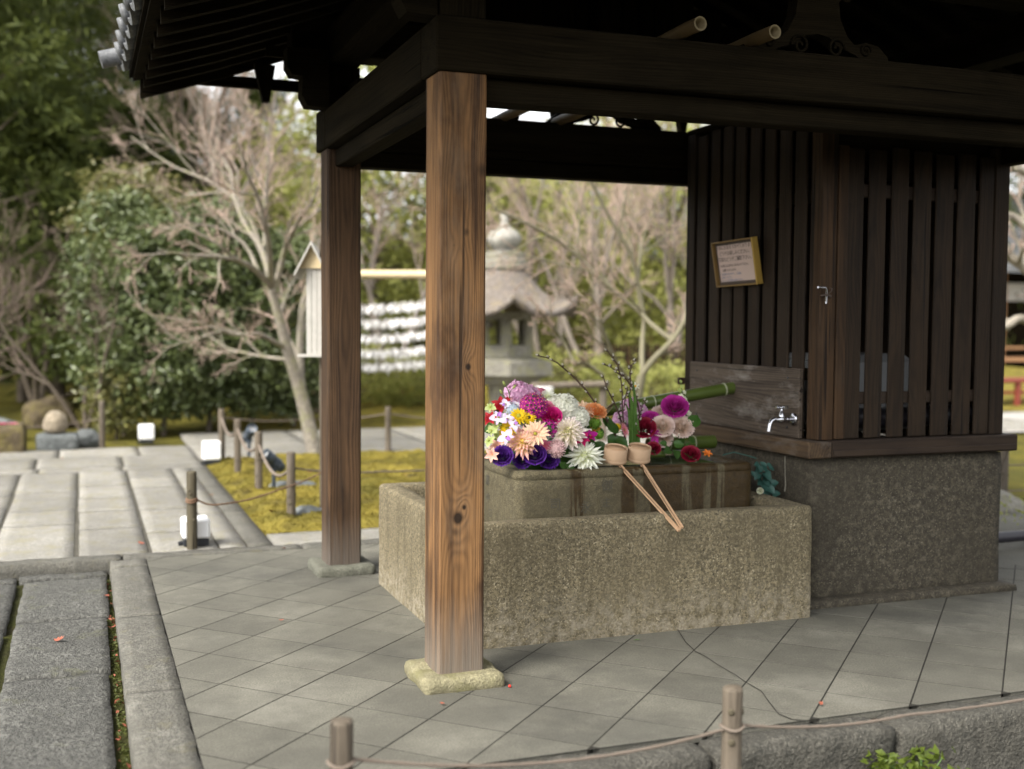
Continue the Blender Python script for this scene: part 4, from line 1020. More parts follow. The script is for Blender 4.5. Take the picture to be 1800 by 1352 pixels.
def lily(lab, px, py, Y, R, mat, face=(0, 0), name='lily', **k):
    t = flower(name, lab, px, py, Y, R, face, **k)
    a_ = cached('petal|lil'+mat.name, lambda mb: petal_mb(mb, 1.0, .26, .3, .65, -.9, .05, cup=.35, nseg=7), mat)
    for i in range(6):
        o = link('petal', a_, None, t); o.rotation_euler = (0, 0, 6.283*i/6+rng.uniform(-.1, .1)); o.scale = (rng.uniform(.9, 1.05),)*3
    MB().tube([(0, 0, 0), (.05, 0, .4)], .03, 5).local('stamen', m_yel, t); stemmed(t); return t

P_purple = pm('purple petal', (.05, .012, .13), (.085, .02, .23)); P_peach = pm('peach petal', (.82, .56, .36), (.84, .62, .44))
P_yp = pm('yellow pink petal', (.82, .68, .14), (.80, .44, .44), r0=.28, r1=.8); P_wp = pm('white pink petal', (.80, .78, .42), (.80, .68, .70), r0=.3)
P_white = pm('white petal', (.74, .78, .42), (.82, .83, .74), r0=.15, r1=.7); P_pompk = pm('pale pink petal', (.74, .50, .48), (.78, .56, .56))
P_mag = pm('magenta petal', (.45, .008, .12), (.58, .015, .20)); P_pink = pm('pink petal', (.62, .14, .24), (.72, .22, .34))
P_fuch = pm('fuchsia petal', (.40, .01, .22), (.46, .015, .27)); P_lil = pm('lilac pink petal', (.70, .36, .55), (.74, .45, .64))
P_yel = pm('yellow petal', (.75, .50, .01), (.82, .62, .02)); P_orc = pm('orchid petal', (.80, .78, .80), (.56, .38, .68), r0=.3)
P_orl = pm('orchid lip', (.45, .20, .60), (.50, .24, .62)); P_red = pm('red petal', (.28, .006, .012), (.40, .01, .022)); P_dkred = pm('dark red petal', (.14, .004, .015), (.24, .008, .03))
P_cream = pm('white floret', (.72, .73, .56), (.80, .80, .70)); P_or = pm('orange petal', (.80, .30, .09), (.80, .38, .17)); P_grn = pm('green floret', (.10, .22, .02), (.20, .36, .05))
P_ran = pm('ranunculus petal', (.36, .02, .20), (.46, .03, .30)); P_blush = pm('blush petal', (.74, .60, .44), (.76, .60, .56), r0=.1); P_gpk = pm('salmon pink petal', (.74, .22, .26), (.78, .34, .38))
P_pgreen = pm('pale green petal', (.38, .46, .14), (.52, .56, .26)); P_blue = pm('pale blue floret', (.42, .50, .58), (.50, .58, .66)); P_salm = pm('salmon petal', (.78, .42, .32), (.80, .48, .40))
P_or2 = pm('deep orange petal', (.65, .15, .02), (.75, .22, .03)); P_crim = pm('crimson petal', (.42, .005, .08), (.50, .01, .12))
GB = 'cut flowers heaped on the water basin'
k = dict(group=GB)
# --- the big heap behind the front post
rosebud('lisianthus', 'deep purple ruffled lisianthus at the basin corner under the salmon buds', 883, 802, 4.93, 17, P_purple, (-.1, -.1), 6, .05, **k)
rosebud('lisianthus', 'dark purple lisianthus half hidden under the yellow pink dahlia', 918, 808, 4.95, 15, P_purple, (0, -.2), 6, .06, **k)
rosebud('lisianthus', 'smooth spiral purple lisianthus in the middle of the bottom row', 940, 800, 4.91, 18, P_purple, (0, 0), 6, .012, **k)
rosebud('lisianthus', 'frilly dark purple lisianthus below the pink pompon', 964, 807, 4.92, 17, P_purple, (.1, -.1), 6, .08, **k)
gerbera('peach gerbera with a rosy eye facing out of the heap', 941, 763, 4.90, 24, P_peach, m_discp, (0, -.1), **k)
gerbera('peach gerbera tilted up beside the orange rose', 1024, 722, 5.12, 24, P_peach, m_discp, (.2, .5), **k)
dahlia('yellow hearted dahlia with pointed pink tips above the purple lisianthus', 919, 778, 4.93, 31, P_yp, (-.1, -.2), .2, 6, .13, **k)
dahlia('big white dahlia with a blush of pink right of the peach gerbera', 997, 760, 4.95, 32, P_wp, (.1, 0), .6, 7, .15, **k)
dahlia('pure white spiky dahlia lying on the basin rim next to the ladle', 1027, 803, 4.93, 35, P_white, (.05, .1), .15, 7, .12, **k)
dahlia('small white spiky dahlia at the back behind the fuchsia cluster', 962, 700, 5.20, 20, P_white, (.1, .3), .15, 5, .12, **k)
pompon('pale pink pompon chrysanthemum under the white pink dahlia', 978, 789, 4.90, 15.5, P_pompk, **k)
rosebud('rose', 'bright magenta rose in the middle of the heap', 970, 732, 5.0, 16, P_mag, (0, 0), 5, .0, **k)
rosebud('rose', 'pink rose just behind the bright magenta rose', 960, 722, 5.06, 16, P_pink, (-.2, .1), 5, .02, **k)
cluster('nerine', 'round fuchsia cluster of starry florets at the top of the heap', 938, 714, 5.03, 22, P_fuch, 60, .26, 5, m_yel, wid=.22, tip=.3, **k)
cluster('nerine', 'small fuchsia starry cluster below the magenta rose', 964, 753, 4.96, 14, P_fuch, 22, .36, 5, None, wid=.2, tip=.3, **k)
cluster('sweet_pea', 'lilac pink ruffled flower standing highest in the heap', 912, 692, 5.17, 20, P_lil, 46, .36, 3, None, wid=.6, tip=.9, ruf=.10, **k)
cluster('sweet_pea', 'lilac pink ruffled flower beside the white spiky dahlia at the back', 930, 694, 5.2, 15, P_lil, 40, .38, 3, None, wid=.6, tip=.9, ruf=.10, **k)
cluster('sweet_pea', 'pink ruffled flower peeping out behind the white spiky dahlia', 948, 696, 5.24, 12, P_pink, 36, .38, 3, None, wid=.6, tip=.9, ruf=.10, **k)
daisy('yellow chrysanthemum below the fuchsia cluster', 912, 732, 5.0, 17, P_yel, **k); daisy('yellow chrysanthemum with a dark eye next to the magenta rose', 930, 735, 4.99, 13, P_yel, eye=m_dark, **k)
daisy('yellow chrysanthemum over the orchid at the outer edge', 893, 755, 4.97, 17, P_yel, (-.2, 0), **k); daisy('yellow chrysanthemum low behind the white orchid', 884, 768, 4.99, 13, P_yel, (-.2, 0), **k)
orchid('white and lilac orchid nearest the front post', 877, 734, 4.97, 16, P_orc, P_orl, (-.1, -.1), **k); orchid('white and lilac orchid over the lowest yellow chrysanthemum', 890, 768, 4.91, 16, P_orc, P_orl, (-.1, -.2), **k)
orchid('small lilac orchid between the yellow chrysanthemums', 904, 747, 4.93, 12, P_orc, P_orl, (0, 0), **k); orchid('small lilac orchid among the red lilies', 889, 711, 5.07, 12, P_orc, P_orl, (0, .2), **k)
orchid('lilac orchid tucked under the ruffled lilac flower', 908, 712, 5.1, 11, P_orc, P_orl, (.1, .2), **k); orchid('half open lilac orchid turned to the side by the first white orchid', 893, 736, 5.0, 11, P_orc, P_orl, (-.4, .1), **k)
lily('red lily behind the small lilac orchid', 882, 715, 5.12, 19, P_red, (-.2, .1), **k); lily('red lily low beside the front post', 862, 737, 5.0, 15, P_red, (-.4, 0), **k); lily('red lily under the ruffled lilac flower', 899, 705, 5.15, 15, P_red, (.1, .4), **k)
cluster('hydrangea', 'white hydrangea head between the magenta rose and peach gerbera', 991, 716, 5.06, 22, P_cream, 80, .25, 4, None, wid=.45, tip=.8, ruf=.05, **k)
cluster('hydrangea', 'white hydrangea head above the white pink dahlia', 1014, 735, 5.04, 19, P_cream, 74, .26, 4, None, wid=.45, tip=.8, ruf=.05, **k)
rosebud('rose', 'orange rose at the far end of the heap', 1047, 724, 5.10, 17, P_or, (.3, .3), 5, .05, **k)
pompon('green button pompon under the orange rose', 1046, 744, 5.07, 11, P_grn, n=80, **k); pompon('green button pompon lower down beside the big leaves', 1052, 765, 5.03, 9, P_grn, n=70, **k)
daisy('little red flower between the green pompons', 1047, 753, 5.09, 9, P_or2, **k)
orchid('magenta orchid between the white dahlias', 1037, 766, 5.0, 14, P_fuch, P_crim, (.2, 0), **k); lily('crimson bloom under the edge of the white pink dahlia', 1022, 772, 4.93, 15, P_crim, (.2, -.2), 'alstroemeria', **k)
lily('pink bloom between the gerbera and the pompon', 958, 784, 4.92, 13, P_pink, (0, -.3), 'alstroemeria', **k); lily('salmon bud flower hanging over the basin corner', 866, 800, 4.93, 14, P_salm, (-.3, -.4), 'alstroemeria', **k)
lily('salmon flower behind the corner lisianthus', 874, 785, 4.98, 15, P_salm, (-.3, 0), 'alstroemeria', **k)
for (x, y, Y, R, lb) in ((862, 716, 5.02, 11, 'pale green blossom beside the red lily'), (864, 757, 4.98, 11, 'pale green blossom by the front post below the red lily'), (872, 749, 4.98, 11, 'pale green blossom under the first white orchid'), (860, 775, 4.97, 11, 'pale green blossom above the salmon flower'), (873, 765, 5.0, 9, 'pale green blossom behind the lower white orchid')):
    orchid(lb, x, y, Y, R, P_pgreen, P_pgreen, (-.3, 0), **k)
cluster('statice', 'pale blue grey sprig between red lilies and yellow chrysanthemums', 902, 721, 5.05, 12, P_blue, 40, .14, 4, None, **k)
cluster('statice', 'cream sprig over the white hydrangea', 968, 709, 5.1, 11, P_cream, 60, .09, 4, None, **k)
# bud spray above the heap
bt = thing('bud_spray', 'thin green stem with yellowish buds rising above the lilac flower', 'flower bud', YP(897, 728, 5.12))
MB().tube([YP(897, 728, 5.12), YP(897, 705, 5.12), YP(894, 686, 5.12), YP(887, 677, 5.12)], [.003, .0025, .002, .0016], 6).build('stem', m_stem, bt)
for (x, y, a) in ((886, 674, .4), (881, 689, .6), (904, 680, -.7)):
    p = YP(x, y, 5.11); mb = MB(); mb.lathe([(0, -.013), (.005, -.008), (.0065, 0), (.004, .009), (0, .014)], 10, M=Matrix.Translation(p) @ Matrix.Rotation(-a, 4, 'Y')); o = mb.build('bud', P_pgreen, bt)
    MB().tube([p, YP(x+(6 if x < 890 else -8), y+9, 5.12), YP(895, y+20, 5.12)], .0014, 5).build('twig', m_stem, bt)
# --- the second arrangement beside the spout
GB2 = 'flowers of the small arrangement by the spout'; k = dict(group=GB2)
rosebud('ranunculus', 'big magenta ranunculus crowning the second bunch', 1186, 716, 5.2, 21, P_ran, (0, .1), 6, .02, **k)
rosebud('lisianthus', 'blush pink lisianthus beside the dark red rose', 1165, 750, 5.18, 18, P_blush, (-.1, -.1), 7, .04, **k); rosebud('lisianthus', 'creamy pink lisianthus nearest the plank', 1198, 751, 5.16, 19, P_blush, (.1, -.1), 7, .04, **k)
rosebud('lisianthus', 'blush pink lisianthus behind the others under the ranunculus', 1164, 729, 5.26, 17, P_blush, (0, .2), 6, .04, **k); rosebud('lisianthus', 'blush pink lisianthus hanging low over the water', 1167, 771, 5.2, 14, P_blush, (0, -.4), 6, .04, **k)
rosebud('rose', 'dark red rose between blush lisianthus and the narcissus leaves', 1133, 753, 5.2, 18, P_dkred, (-.1, 0), 5, 0, **k); rosebud('ranunculus', 'purple magenta ranunculus above the dark red rose', 1144, 738, 5.24, 15, P_ran, (0, .1), 5, .03, **k)
lily('dark magenta bloom drooping under the dark red rose', 1150, 766, 5.18, 13, P_ran, (.1, -.5), 'alstroemeria', **k)
for (x, y, R, lb) in ((1108, 714, 13, 'lilac stock flower behind the pussy willows'), (1092, 738, 13, 'lilac stock flower lower on the same spike'), (1124, 724, 12, 'lilac stock flower under the bamboo spout'), (1107, 740, 13, 'lilac stock flower behind the small pink gerbera')):
    cluster('stock', lb, x, y, 5.32, R, P_lil, 40, .34, 4, None, wid=.5, tip=.9, ruf=.08, **k)
gerbera('small salmon pink gerbera seen from the side', 1097, 756, 5.14, 13, P_gpk, m_discp, (.9, -.2), **k)
daisy('yellow flower behind the small pink gerbera', 1084, 752, 5.22, 10, P_yel, **k)
t = daisy('small white narcissus with a yellow cup on a tall stem', 1117, 679, 5.22, 8, P_cream, (0, -.1), m_yel, 6, **k)
rosebud('rose', 'dark red rose lying on the water between the bamboo and basin rim', 1214, 799, 5.0, 15, P_dkred, (0, .1), 5, 0, **k); rosebud('rose', 'small dark red rose half hidden behind the ladle', 1148, 789, 5.08, 12, P_dkred, (0, .1), 5, 0, **k)
lily('little orange flower lying on the wet rim', 1243, 798, 5.0, 9, P_or2, (.2, .2), **k)
# white stock spike
st = thing('stock_spike', 'upright white green stock spike in front of the spout', 'flower spike', YP(1205, 745, 5.24))
MB().tube([YP(1205, 745, 5.24), YP(1200, 710, 5.24), YP(1197, 672, 5.24)], [.004, .003, .002], 6).build('stem', m_stem, st)
for (x, y, R, m) in ((1196, 671, 4, P_pgreen), (1199, 680, 4, P_pgreen), (1194, 687, 5, P_pgreen), (1202, 690, 5, P_cream), (1197, 697, 6, P_cream), (1203, 702, 6, P_cream), (1206, 711, 8, P_cream), (1211, 738, 9, P_cream), (1209, 727, 8, P_cream)):
    p = YP(x, y, 5.23); mb = MB()
    for i in range(5): petal_mb(mb, R*.0026, R*.0012, .9, .5, -.4, .001, 0, 6.283*i/5, .2, .0006, 3, 2)
    Q = Vector((rng.uniform(-.6, .6), -.8, .4)).to_track_quat('Z', 'Y').to_matrix().to_4x4(); m2 = MB().add([tuple(Vector(p)+(Q @ Vector(v))) for v in mb.v], mb.f, True); m2.build('floret', m, st)
# narcissus leaves, bouquet leaves
nl = thing('narcissus_leaves', 'upright dark green strap leaves between the pussy willow and dark red rose', 'leaves', YP(1115, 782, 5.19))
for pts in ([(1113, 782), (1113, 740), (1110, 705), (1103, 680)], [(1119, 782), (1117, 735), (1116, 700), (1113, 668)], [(1109, 780), (1109, 750), (1106, 725), (1100, 708)], [(1122, 780), (1121, 750), (1120, 730)]):
    P = [YP(x, y, 5.19) for x, y in pts]; V = []
    for i, p in enumerate(P):
        w = .0125*(1-(i/(len(P)-1))**3*.9); V += [tuple(p-Vector((w, 0, 0))), tuple(p+Vector((0, .006, 0))), tuple(p+Vector((w, .002, 0)))]
    MB().add(V, [(3*i+a, 3*i+a+1, 3*i+a+4, 3*i+a+3) for i in range(len(P)-1) for a in (0, 1)], True).build('leaf', m_blade, nl, recalc=False)
def big_leaves(name, lab, spots, mat, Y, size, cat='leaves', group=None):
    t = thing(name, lab, cat, YP(*spots[0][:2], Y), group)
    for (x, y, az, s) in spots:
        p = YP(x, y, Y+rng.uniform(-.03, .03)); mb = MB(); petal_mb(mb, 1, .42, .3, .1, -.4, 0, 0, 0, .25, 0, 6, 4)
        Q = Matrix.Translation(p) @ Vector((rng.uniform(-.3, .3), -.8, .6)).to_track_quat('Z', 'Y').to_matrix().to_4x4() @ Matrix.Rotation(az, 4, 'Z') @ Matrix.Diagonal((size*s, size*s, size*s, 1))
        MB().add([tuple(Q @ Vector(v)) for v in mb.v], mb.f, True).build('leaf', mat, t, recalc=False)
    return t
big_leaves('leaf_sprig', 'broad dark leaves between the heap and the small pink gerbera', [(1068, 775, 0, 1.2), (1075, 760, 1, 1.2), (1062, 790, 2.5, 1), (1080, 785, .3, 1.1), (1070, 750, 1.6, 1), (1085, 772, 5.5, 1)], m_green, 5.15, .07)
big_leaves('leaf_sprig', 'ruffled dark leaves under the blush lisianthus', [(1185, 782, 0, 1), (1195, 778, .8, 1), (1205, 784, -.5, 1), (1178, 790, 3.5, 1), (1188, 792, 4.4, 1), (1200, 790, 5.2, 1), (1212, 776, .3, .9), (1172, 782, 2.8, .8), (1215, 748, .9, 1.5)], m_green, 5.14, .055)
big_leaves('leaf_sprig', 'small dark leaves between the frilly lisianthus and spiky dahlia', [(988, 812, 4.5, 1), (995, 800, .5, 1), (984, 803, 2, 1), (998, 815, 5, 1)], m_green, 4.95, .05)
big_leaves('leaf_sprig', 'leaves deep inside the flower heap', [(rng.uniform(866, 1050), rng.uniform(715, 800), rng.uniform(0, 6), rng.uniform(.8, 1.2)) for _ in range(46)], m_green, 5.14, .06)
fo = rough_block(1.95, 2.30, 5.04, 5.32, BZ-.02, .82, .05, .015, .04, 10, 3); o = fo.build('flower_foam', m_green, None, (2.2, 5.15, .78)); tag(o, 'dark green mass of stems holding the flower heap', 'flower base')
big_leaves('leaf_garland', 'teal leaf garland hanging at the wet end of the basin', [(1328, 815, 5, .8), (1338, 822, 4, .9), (1345, 832, 5, 1), (1352, 842, 4.6, 1), (1340, 845, 3.6, 1), (1350, 855, 5.3, 1), (1338, 860, 4.4, .9), (1356, 850, .2, .8), (1333, 832, 4.2, .9), (1346, 862, 5.7, .9), (1362, 868, .1, .7)]+[(1345+rng.gauss(0, 7), rng.uniform(812, 870), rng.uniform(0, 6.2), rng.uniform(.5, .9)) for _ in range(26)], m_ivy, 4.98, .05)
rosebud('rosebud', 'closed white rosebud in the teal garland', 1336, 863, 4.90, 9, P_cream, (-.2, -.4), 4, 0, .05)
mb = MB(); mb.tube([YP(1270, 800, 5.0), YP(1290, 795, 4.99), YP(1310, 800, 4.98), YP(1330, 806, 4.97)], .003, 6); tv = mb.build('vine_stem', m_ivy, None, YP(1270, 800, 5.0)); tag(tv, 'thin teal vine stem lying along the wet end of the basin rim', 'vine')
# pussy willows
def willow(lab, pts, Y, ncat, r=.0058, side=()):
    P = [YP(x, y, Y) for x, y in pts]; t = thing('pussy_willow', lab, 'willow branch', P[-1], 'pussy willow branches')
    MB().tube(P, [r*(.45+.55*i/(len(P)-1)) for i in range(len(P))], 7).build('stem', plain_willow, t)
    for s in side: MB().tube([YP(x, y, Y) for x, y in s], r*.55, 6).build('stem', plain_willow, t)
    allp = [pts]+list(side); cnt = 0
    for pl in allp:
        L = len(pl)-1
        m = max(3, int(ncat*(1 if pl is pts else .5)))
        for i in range(m):
            f = (i+.3)/m*.92*L; j = min(int(f), L-1); u = f-j; x = pl[j][0]*(1-u)+pl[j+1][0]*u; y = pl[j][1]*(1-u)+pl[j+1][1]*u
            sx = (3.2 if i % 2 else -3.2); p = YP(x+sx, y-2, Y-.004); d = YP(pl[j][0], pl[j][1], Y)-YP(pl[j+1][0], pl[j+1][1], Y)
            Q = Matrix.Translation(p) @ (d.normalized()+Vector((.35 if sx > 0 else -.35, -.2, 0))).to_track_quat('Z', 'Y').to_matrix().to_4x4()
            c = MB().lathe([(0, -.010), (.0032, -.006), (.0042, 0), (.003, .007), (0, .0115)], 8, M=Q); o = c.build('catkin', m_catkin, t)
            MB().lathe([(.001, -.013), (.0048, -.008), (.0052, -.003), (.001, -.002)], 6, M=Q).build('bud_scale', plain_willow, t)
plain_willow = plain('willow bark', (.06, .032, .022), .6); m_catkin = plain('catkin fur', (.45, .43, .37), .95, .2, 60)
willow('longest pussy willow branch arching over the flower heap', [(944, 625), (962, 629), (980, 638), (1008, 662), (1030, 686), (1046, 708), (1062, 732), (1078, 757), (1090, 785)], 5.16, 11)
willow('pussy willow branch with two twigs crossing behind the narcissus', [(1066, 614), (1077, 630), (1085, 640), (1089, 656), (1102, 668), (1113, 684), (1119, 702), (1124, 730), (1122, 780)], 5.22, 12, side=([(1062, 641), (1074, 645), (1085, 655), (1095, 663)],))
willow('pussy willow branch with a hooked tip rising upright', [(1119, 633), (1110, 642), (1107, 656), (1109, 672), (1106, 700), (1108, 740), (1113, 780)], 5.24, 9)
willow('short pussy willow branch leaning toward the heap', [(1060, 660), (1066, 681), (1078, 704), (1089, 730), (1096, 756), (1101, 782)], 5.2, 9)
willow('straight pussy willow branch in front of the lilac stock', [(1091, 662), (1094, 690), (1094, 716), (1096, 744), (1100, 780)], 5.18, 9, side=([(1104, 680), (1099, 700), (1096, 722)],))
willow('pussy willow branch with thick catkins just under the spout', [(1137, 703), (1130, 712), (1124, 730), (1121, 750), (1118, 784)], 5.2, 8, .004)
# ------------------------------------------------------------------ rope fences
def stake(lab, x, y, z0, z1, mat=m_stake, r=.031, group='round stakes of the rope fence'):
    t = thing('fence_stake', lab, 'stake', (x, y, z0), group); mb = MB(); n = 12; V = []
    h = z1-z0; prof = [(r*1.0, -.05), (r*1.02, h*.3), (r*.98, h*.7), (r, h-.012), (r*.93, h-.003), (r*.7, h), (0, h+.001)]
    mb.lathe(prof, 16); mb.v = [tuple(Vector(v)+mno.noise_vector(Vector((v[0]*30+x*5, v[1]*30+y, v[2]*9)))*.003) for v in mb.v]; mb.local('pole', mat, t)
    for i in range(rng.randint(3, 5)):
        a = rng.uniform(3.4, 6); zz = h*rng.uniform(.2, .93); q = Vector((math.cos(a), math.sin(a), 0)); MB().lathe([(.011, -.002), (.010, .0025), (.004, .004), (0, .002)], 9, M=Matrix.Translation(q*(r*.97)+Vector((0, 0, zz))) @ q.to_track_quat('Z', 'Y').to_matrix().to_4x4()).local('knot', m_stakedk, t)
    return t
def rope(lab, pts, sag, r=.0075, mat=None, wraps=(), group=None):
    P = []
    for i in range(len(pts)-1):
        a, b = Vector(pts[i]), Vector(pts[i+1])
        for k in range(14):
            u = k/14; p = a.lerp(b, u); p.z -= sag*4*u*(1-u); P.append(p)
    P.append(Vector(pts[-1])); t = thing('rope', lab, 'rope', P[0], group)
    for s in range(2):                                # two twisted strands
        Q = []; 
        L = 0
        fine = []
        for i in range(len(P)-1):
            for u in range(3): fine.append(P[i].lerp(P[i+1], u/3))
        fine.append(P[-1])
        for i, p in enumerate(fine):
            a = i*.9+s*math.pi; Q.append(p+Vector((math.cos(a)*r*.35, 0, math.sin(a)*r*.35)))
        MB().tube(Q, r*.72, 6).build('strand', mat or m_rope, t)
    for (x, y, z, rr) in wraps:
        MB().tube([(x+rr*math.cos(a*.4), y+rr*math.sin(a*.4), z+.004*math.sin(a)) for a in range(17)], r*.9, 6).build('loop', mat or m_rope, t)
    return t
FP1 = YP(600, 1268, 2.95); FP2 = YP(1288, 1207, 2.95)
stake('stake standing before the kerb in front of the main post', FP1.x, 2.95, -.34, FP1.z+.006); stake('stake with a dark knotted grain standing before the kerb below the cracked tile', FP2.x, 2.95, -.34, FP2.z)
rope('slack rope joining the two stakes in front of the kerb', [(FP1.x+.03, 2.95, .225), (FP2.x-.03, 2.945, FP2.z-.125)], .055, .0052, wraps=[(FP1.x, 2.95, .22, .036), (FP2.x, 2.95, FP2.z-.12, .036)])
pR = Vector((3.7, 3.02, .15)); rope('rope running from the knotted front stake out past the granite block', [(FP2.x+.03, 2.95, FP2.z-.12), (2.45, 2.95, FP2.z-.16), pR], .02, .0052)
stk = [(.614, 7.17, .47, 'dark stake standing behind a white lamp cube at the floor edge', m_stakedk), (1.358, 8.029, .47, 'pale stake at the front corner of the golden moss bed', m_stake), (1.313, 9.28, .50, 'second stake along the golden moss bed', m_stake), (1.297, 10.474, .50, 'third stake along the golden moss bed', m_stake), (1.271, 11.495, .52, 'stake at the far corner of the moss bed behind a lamp cube', m_stake), (3.062, 11.991, .47, 'stake on the far path below the paper slips', m_stake), (.201, 13.276, .50, 'stake at the path edge in front of the thin bare maple', m_stake), (6.636, 6.95, .46, 'stake beside the granite block under the house sill', m_stake)]
for (x, y, h, lb, m) in stk: stake(lb, x, y, -.03, h, m)
rope('brown vine tied from the dark stake across to the second fence line', [(.64, 7.16, .30), (.78, 7.2, .255), (1.2, 7.6, .27), (1.70, 8.25, .33)], .015, .006, m_vine, [(.614, 7.17, .30, .033), (.614, 7.17, .285, .034)])
rope('white grey rope along the near stakes of the moss bed', [(1.358, 8.029, .36), (1.313, 9.28, .40)], .14, .013); rope('white grey rope between second and third moss bed stakes', [(1.313, 9.28, .40), (1.297, 10.474, .42)], .12, .013)
rope('white grey rope between the two farthest moss bed stakes', [(1.297, 10.474, .42), (1.271, 11.495, .44)], .12, .013)
rope('rope from the moss bed corner toward the basin trough', [(1.358, 8.029, .36), (2.05, 8.3, .27), (3.6, 8.6, .27)], .02, .008); rope('rope across the far side of the path in front of the maple', [(1.271, 11.495, .44), (2.2, 12.2, .34), (3.062, 11.991, .40)], .03, .009)
rope('rope leading off the far stake behind the flowers', [(3.062, 11.991, .40), (4.8, 12.4, .42)], .1, .009); rope('thin rope along the path edge by the round stone', [(.201, 13.276, .30), (-1.2, 13.3, .24)], .04, .008)
rope('thin rope from the stake beside the granite block', [(5.6, 6.95, .33), (6.636, 6.95, .31), (7.6, 6.95, .33)], .02, .006); rope('second thin rope lower on the same stake', [(5.6, 6.98, .12), (6.636, 6.99, .10), (7.6, 6.98, .12)], .01, .006)

# ------------------------------------------------------------------ lamps
def cube_lamp(lab, x, y, s, h):
    t = thing('cube_lamp', lab, 'garden lamp', (x, y, 0), 'white lamp cubes beside the path'); MB().box(-s/2, s/2, -s/2, s/2, .045, h, .012).local('shade', m_white, t); MB().box(-s/2+.008, s/2-.008, -s/2+.008, s/2-.008, 0, .043, .004).local('foot', m_black, t)
    MB().box(-s/2-.02, -s/2+.012, -.02, .02, .0, .02, .002).local('cable_gland', m_black, t)
cube_lamp('white cube lamp on the floor edge behind the dark stake', .645, 7.30, .165, .165); cube_lamp('white cube lamp at the far corner of the moss bed', 1.16, 11.36, .165, .22); cube_lamp('white cube lamp in front of the glossy hedge', .67, 13.5, .165, .21)
def spot(lab, x, y, h, az, r):
    t = thing('spotlight', lab, 'spotlight', (x, y, 0), 'garden spotlights'); MB().tube([(0, 0, -.02), (0, 0, h*.55)], .016, 10).local('spike', m_spot, t)
    M_ = Matrix.Translation((0, 0, h*.72)) @ Matrix.Rotation(az, 4, 'Z') @ Matrix.Rotation(math.radians(52), 4, 'X')
    MB().lathe([(0, -.10), (r*.7, -.10), (r*.8, -.06), (r*.8, .02), (r, .03), (r, .11), (r*.9, .11), (r*.85, .08), (0, .08)], 18, M=M_).local('head', m_spot, t)
    for k in range(4): MB().lathe([(r*.8, -.05+k*.018), (r*.95, -.048+k*.018), (r*.95, -.042+k*.018), (r*.8, -.04+k*.018)], 18, M=M_).local('fin', m_spot, t)
    MB().lathe([(0, .085), (r*.84, .082)], 18, M=M_).local('lens', m_greym, t); MB().box(-.03, .03, -.008, .008, h*.48, h*.62, .002).local('bracket', m_spot, t)
m_spot = plain('blue grey paint', (.045, .06, .08), .45)
spot('blue grey spotlight tipped over the moss between two stakes', 1.45, 9.40, .33, -1.2, .055); spot('dark spotlight standing near the far corner of the moss bed', 1.54, 11.55, .36, .3, .05)

# ------------------------------------------------------------------ stones at the path edge
def boulder(lab, x, y, z, sx, sy, sz, mat, seed, name='boulder', rough=.25):
    import bmesh
    me = bpy.data.meshes.new(name); b = bmesh.new(); bmesh.ops.create_icosphere(b, subdivisions=4, radius=1)
    for v in b.verts:
        p = v.co.copy(); n = mno.noise(p*1.3+Vector((seed, 0, 0)))*rough+mno.noise(p*3.1+Vector((seed, 5, 0)))*rough*.4+mno.noise(p*8+Vector((seed, 9, 0)))*rough*.12
        p = p*(1+n); c = .55; p.z = max(p.z, -.7); p = Vector([max(-1.02, min(1.02, q)) for q in p]); v.co = Vector((p.x*sx, p.y*sy, p.z*sz))
    b.to_mesh(me); b.free(); me.polygons.foreach_set('use_smooth', [True]*len(me.polygons)); return tag(link(name, me, mat, None, (x, y, z)), lab, 'stone')
boulder('mossy brown boulder in the shade under the bare trees', -.40, 16.0, .12, .34, .28, .27, m_boulder, 3)
boulder('flat dark grey stone between the mossy boulder and the stone planter', -.95, 14.6, .08, .32, .25, .16, m_bluestone, 6, 'flat_stone')
tag(rough_block(-.46, -.04, 12.98, 13.34, -.02, .17, .05, .012, .03, 8, 5).build('stone_slab', m_bluestone, None, (-.25, 13.15, 0)), 'blue grey stone block carrying a round pebble', 'stone block')
boulder('round tan stone sitting on the blue grey block', -.27, 13.14, .275, .125, .12, .135, m_roundstone, 8, 'round_stone', .12)
boulder('dark small stones by the stake at the path edge', .02, 13.5, .05, .18, .12, .12, m_bluestone, 11, 'small_stone')
sp_ = thing('stone_planter', 'mossy stone basin holding pink flowers at the edge of the path', 'stone planter', (-.80, 13.15, 0)); ring_block(-1.10, -.56, 12.92, 13.38, dense((0, 0), (0, .27), 5)+[(.02, .285), (.06, .285), (.07, .27), (.07, .2)], .03, 12, .008, 7, 2).build('planter_body', m_boulder, sp_)
for (x, y, c, lb) in ((-.78, 13.05, P_mag, 'magenta flower lying in the stone planter'), (-.68, 13.05, P_pink, 'pink flower lying in the stone planter')):
    d = thing('floating_flower', lb, 'flower', (x, y, .28), None, None, .06)
    mb = MB()
    for i in range(9): petal_mb(mb, .9, .3, .8, .4, -.3, .1, 0, i*.7, .3)
    mb.local('petal_whorl', c, d); MB().lathe([(.2, 0), (.1, .2), (0, .22)], 8).local('eye', m_disc, d)
for i in range(7):
    x, y = 1.48+rng.uniform(-.3, .9), 8.05+rng.uniform(-.2, 1.3)
    pass
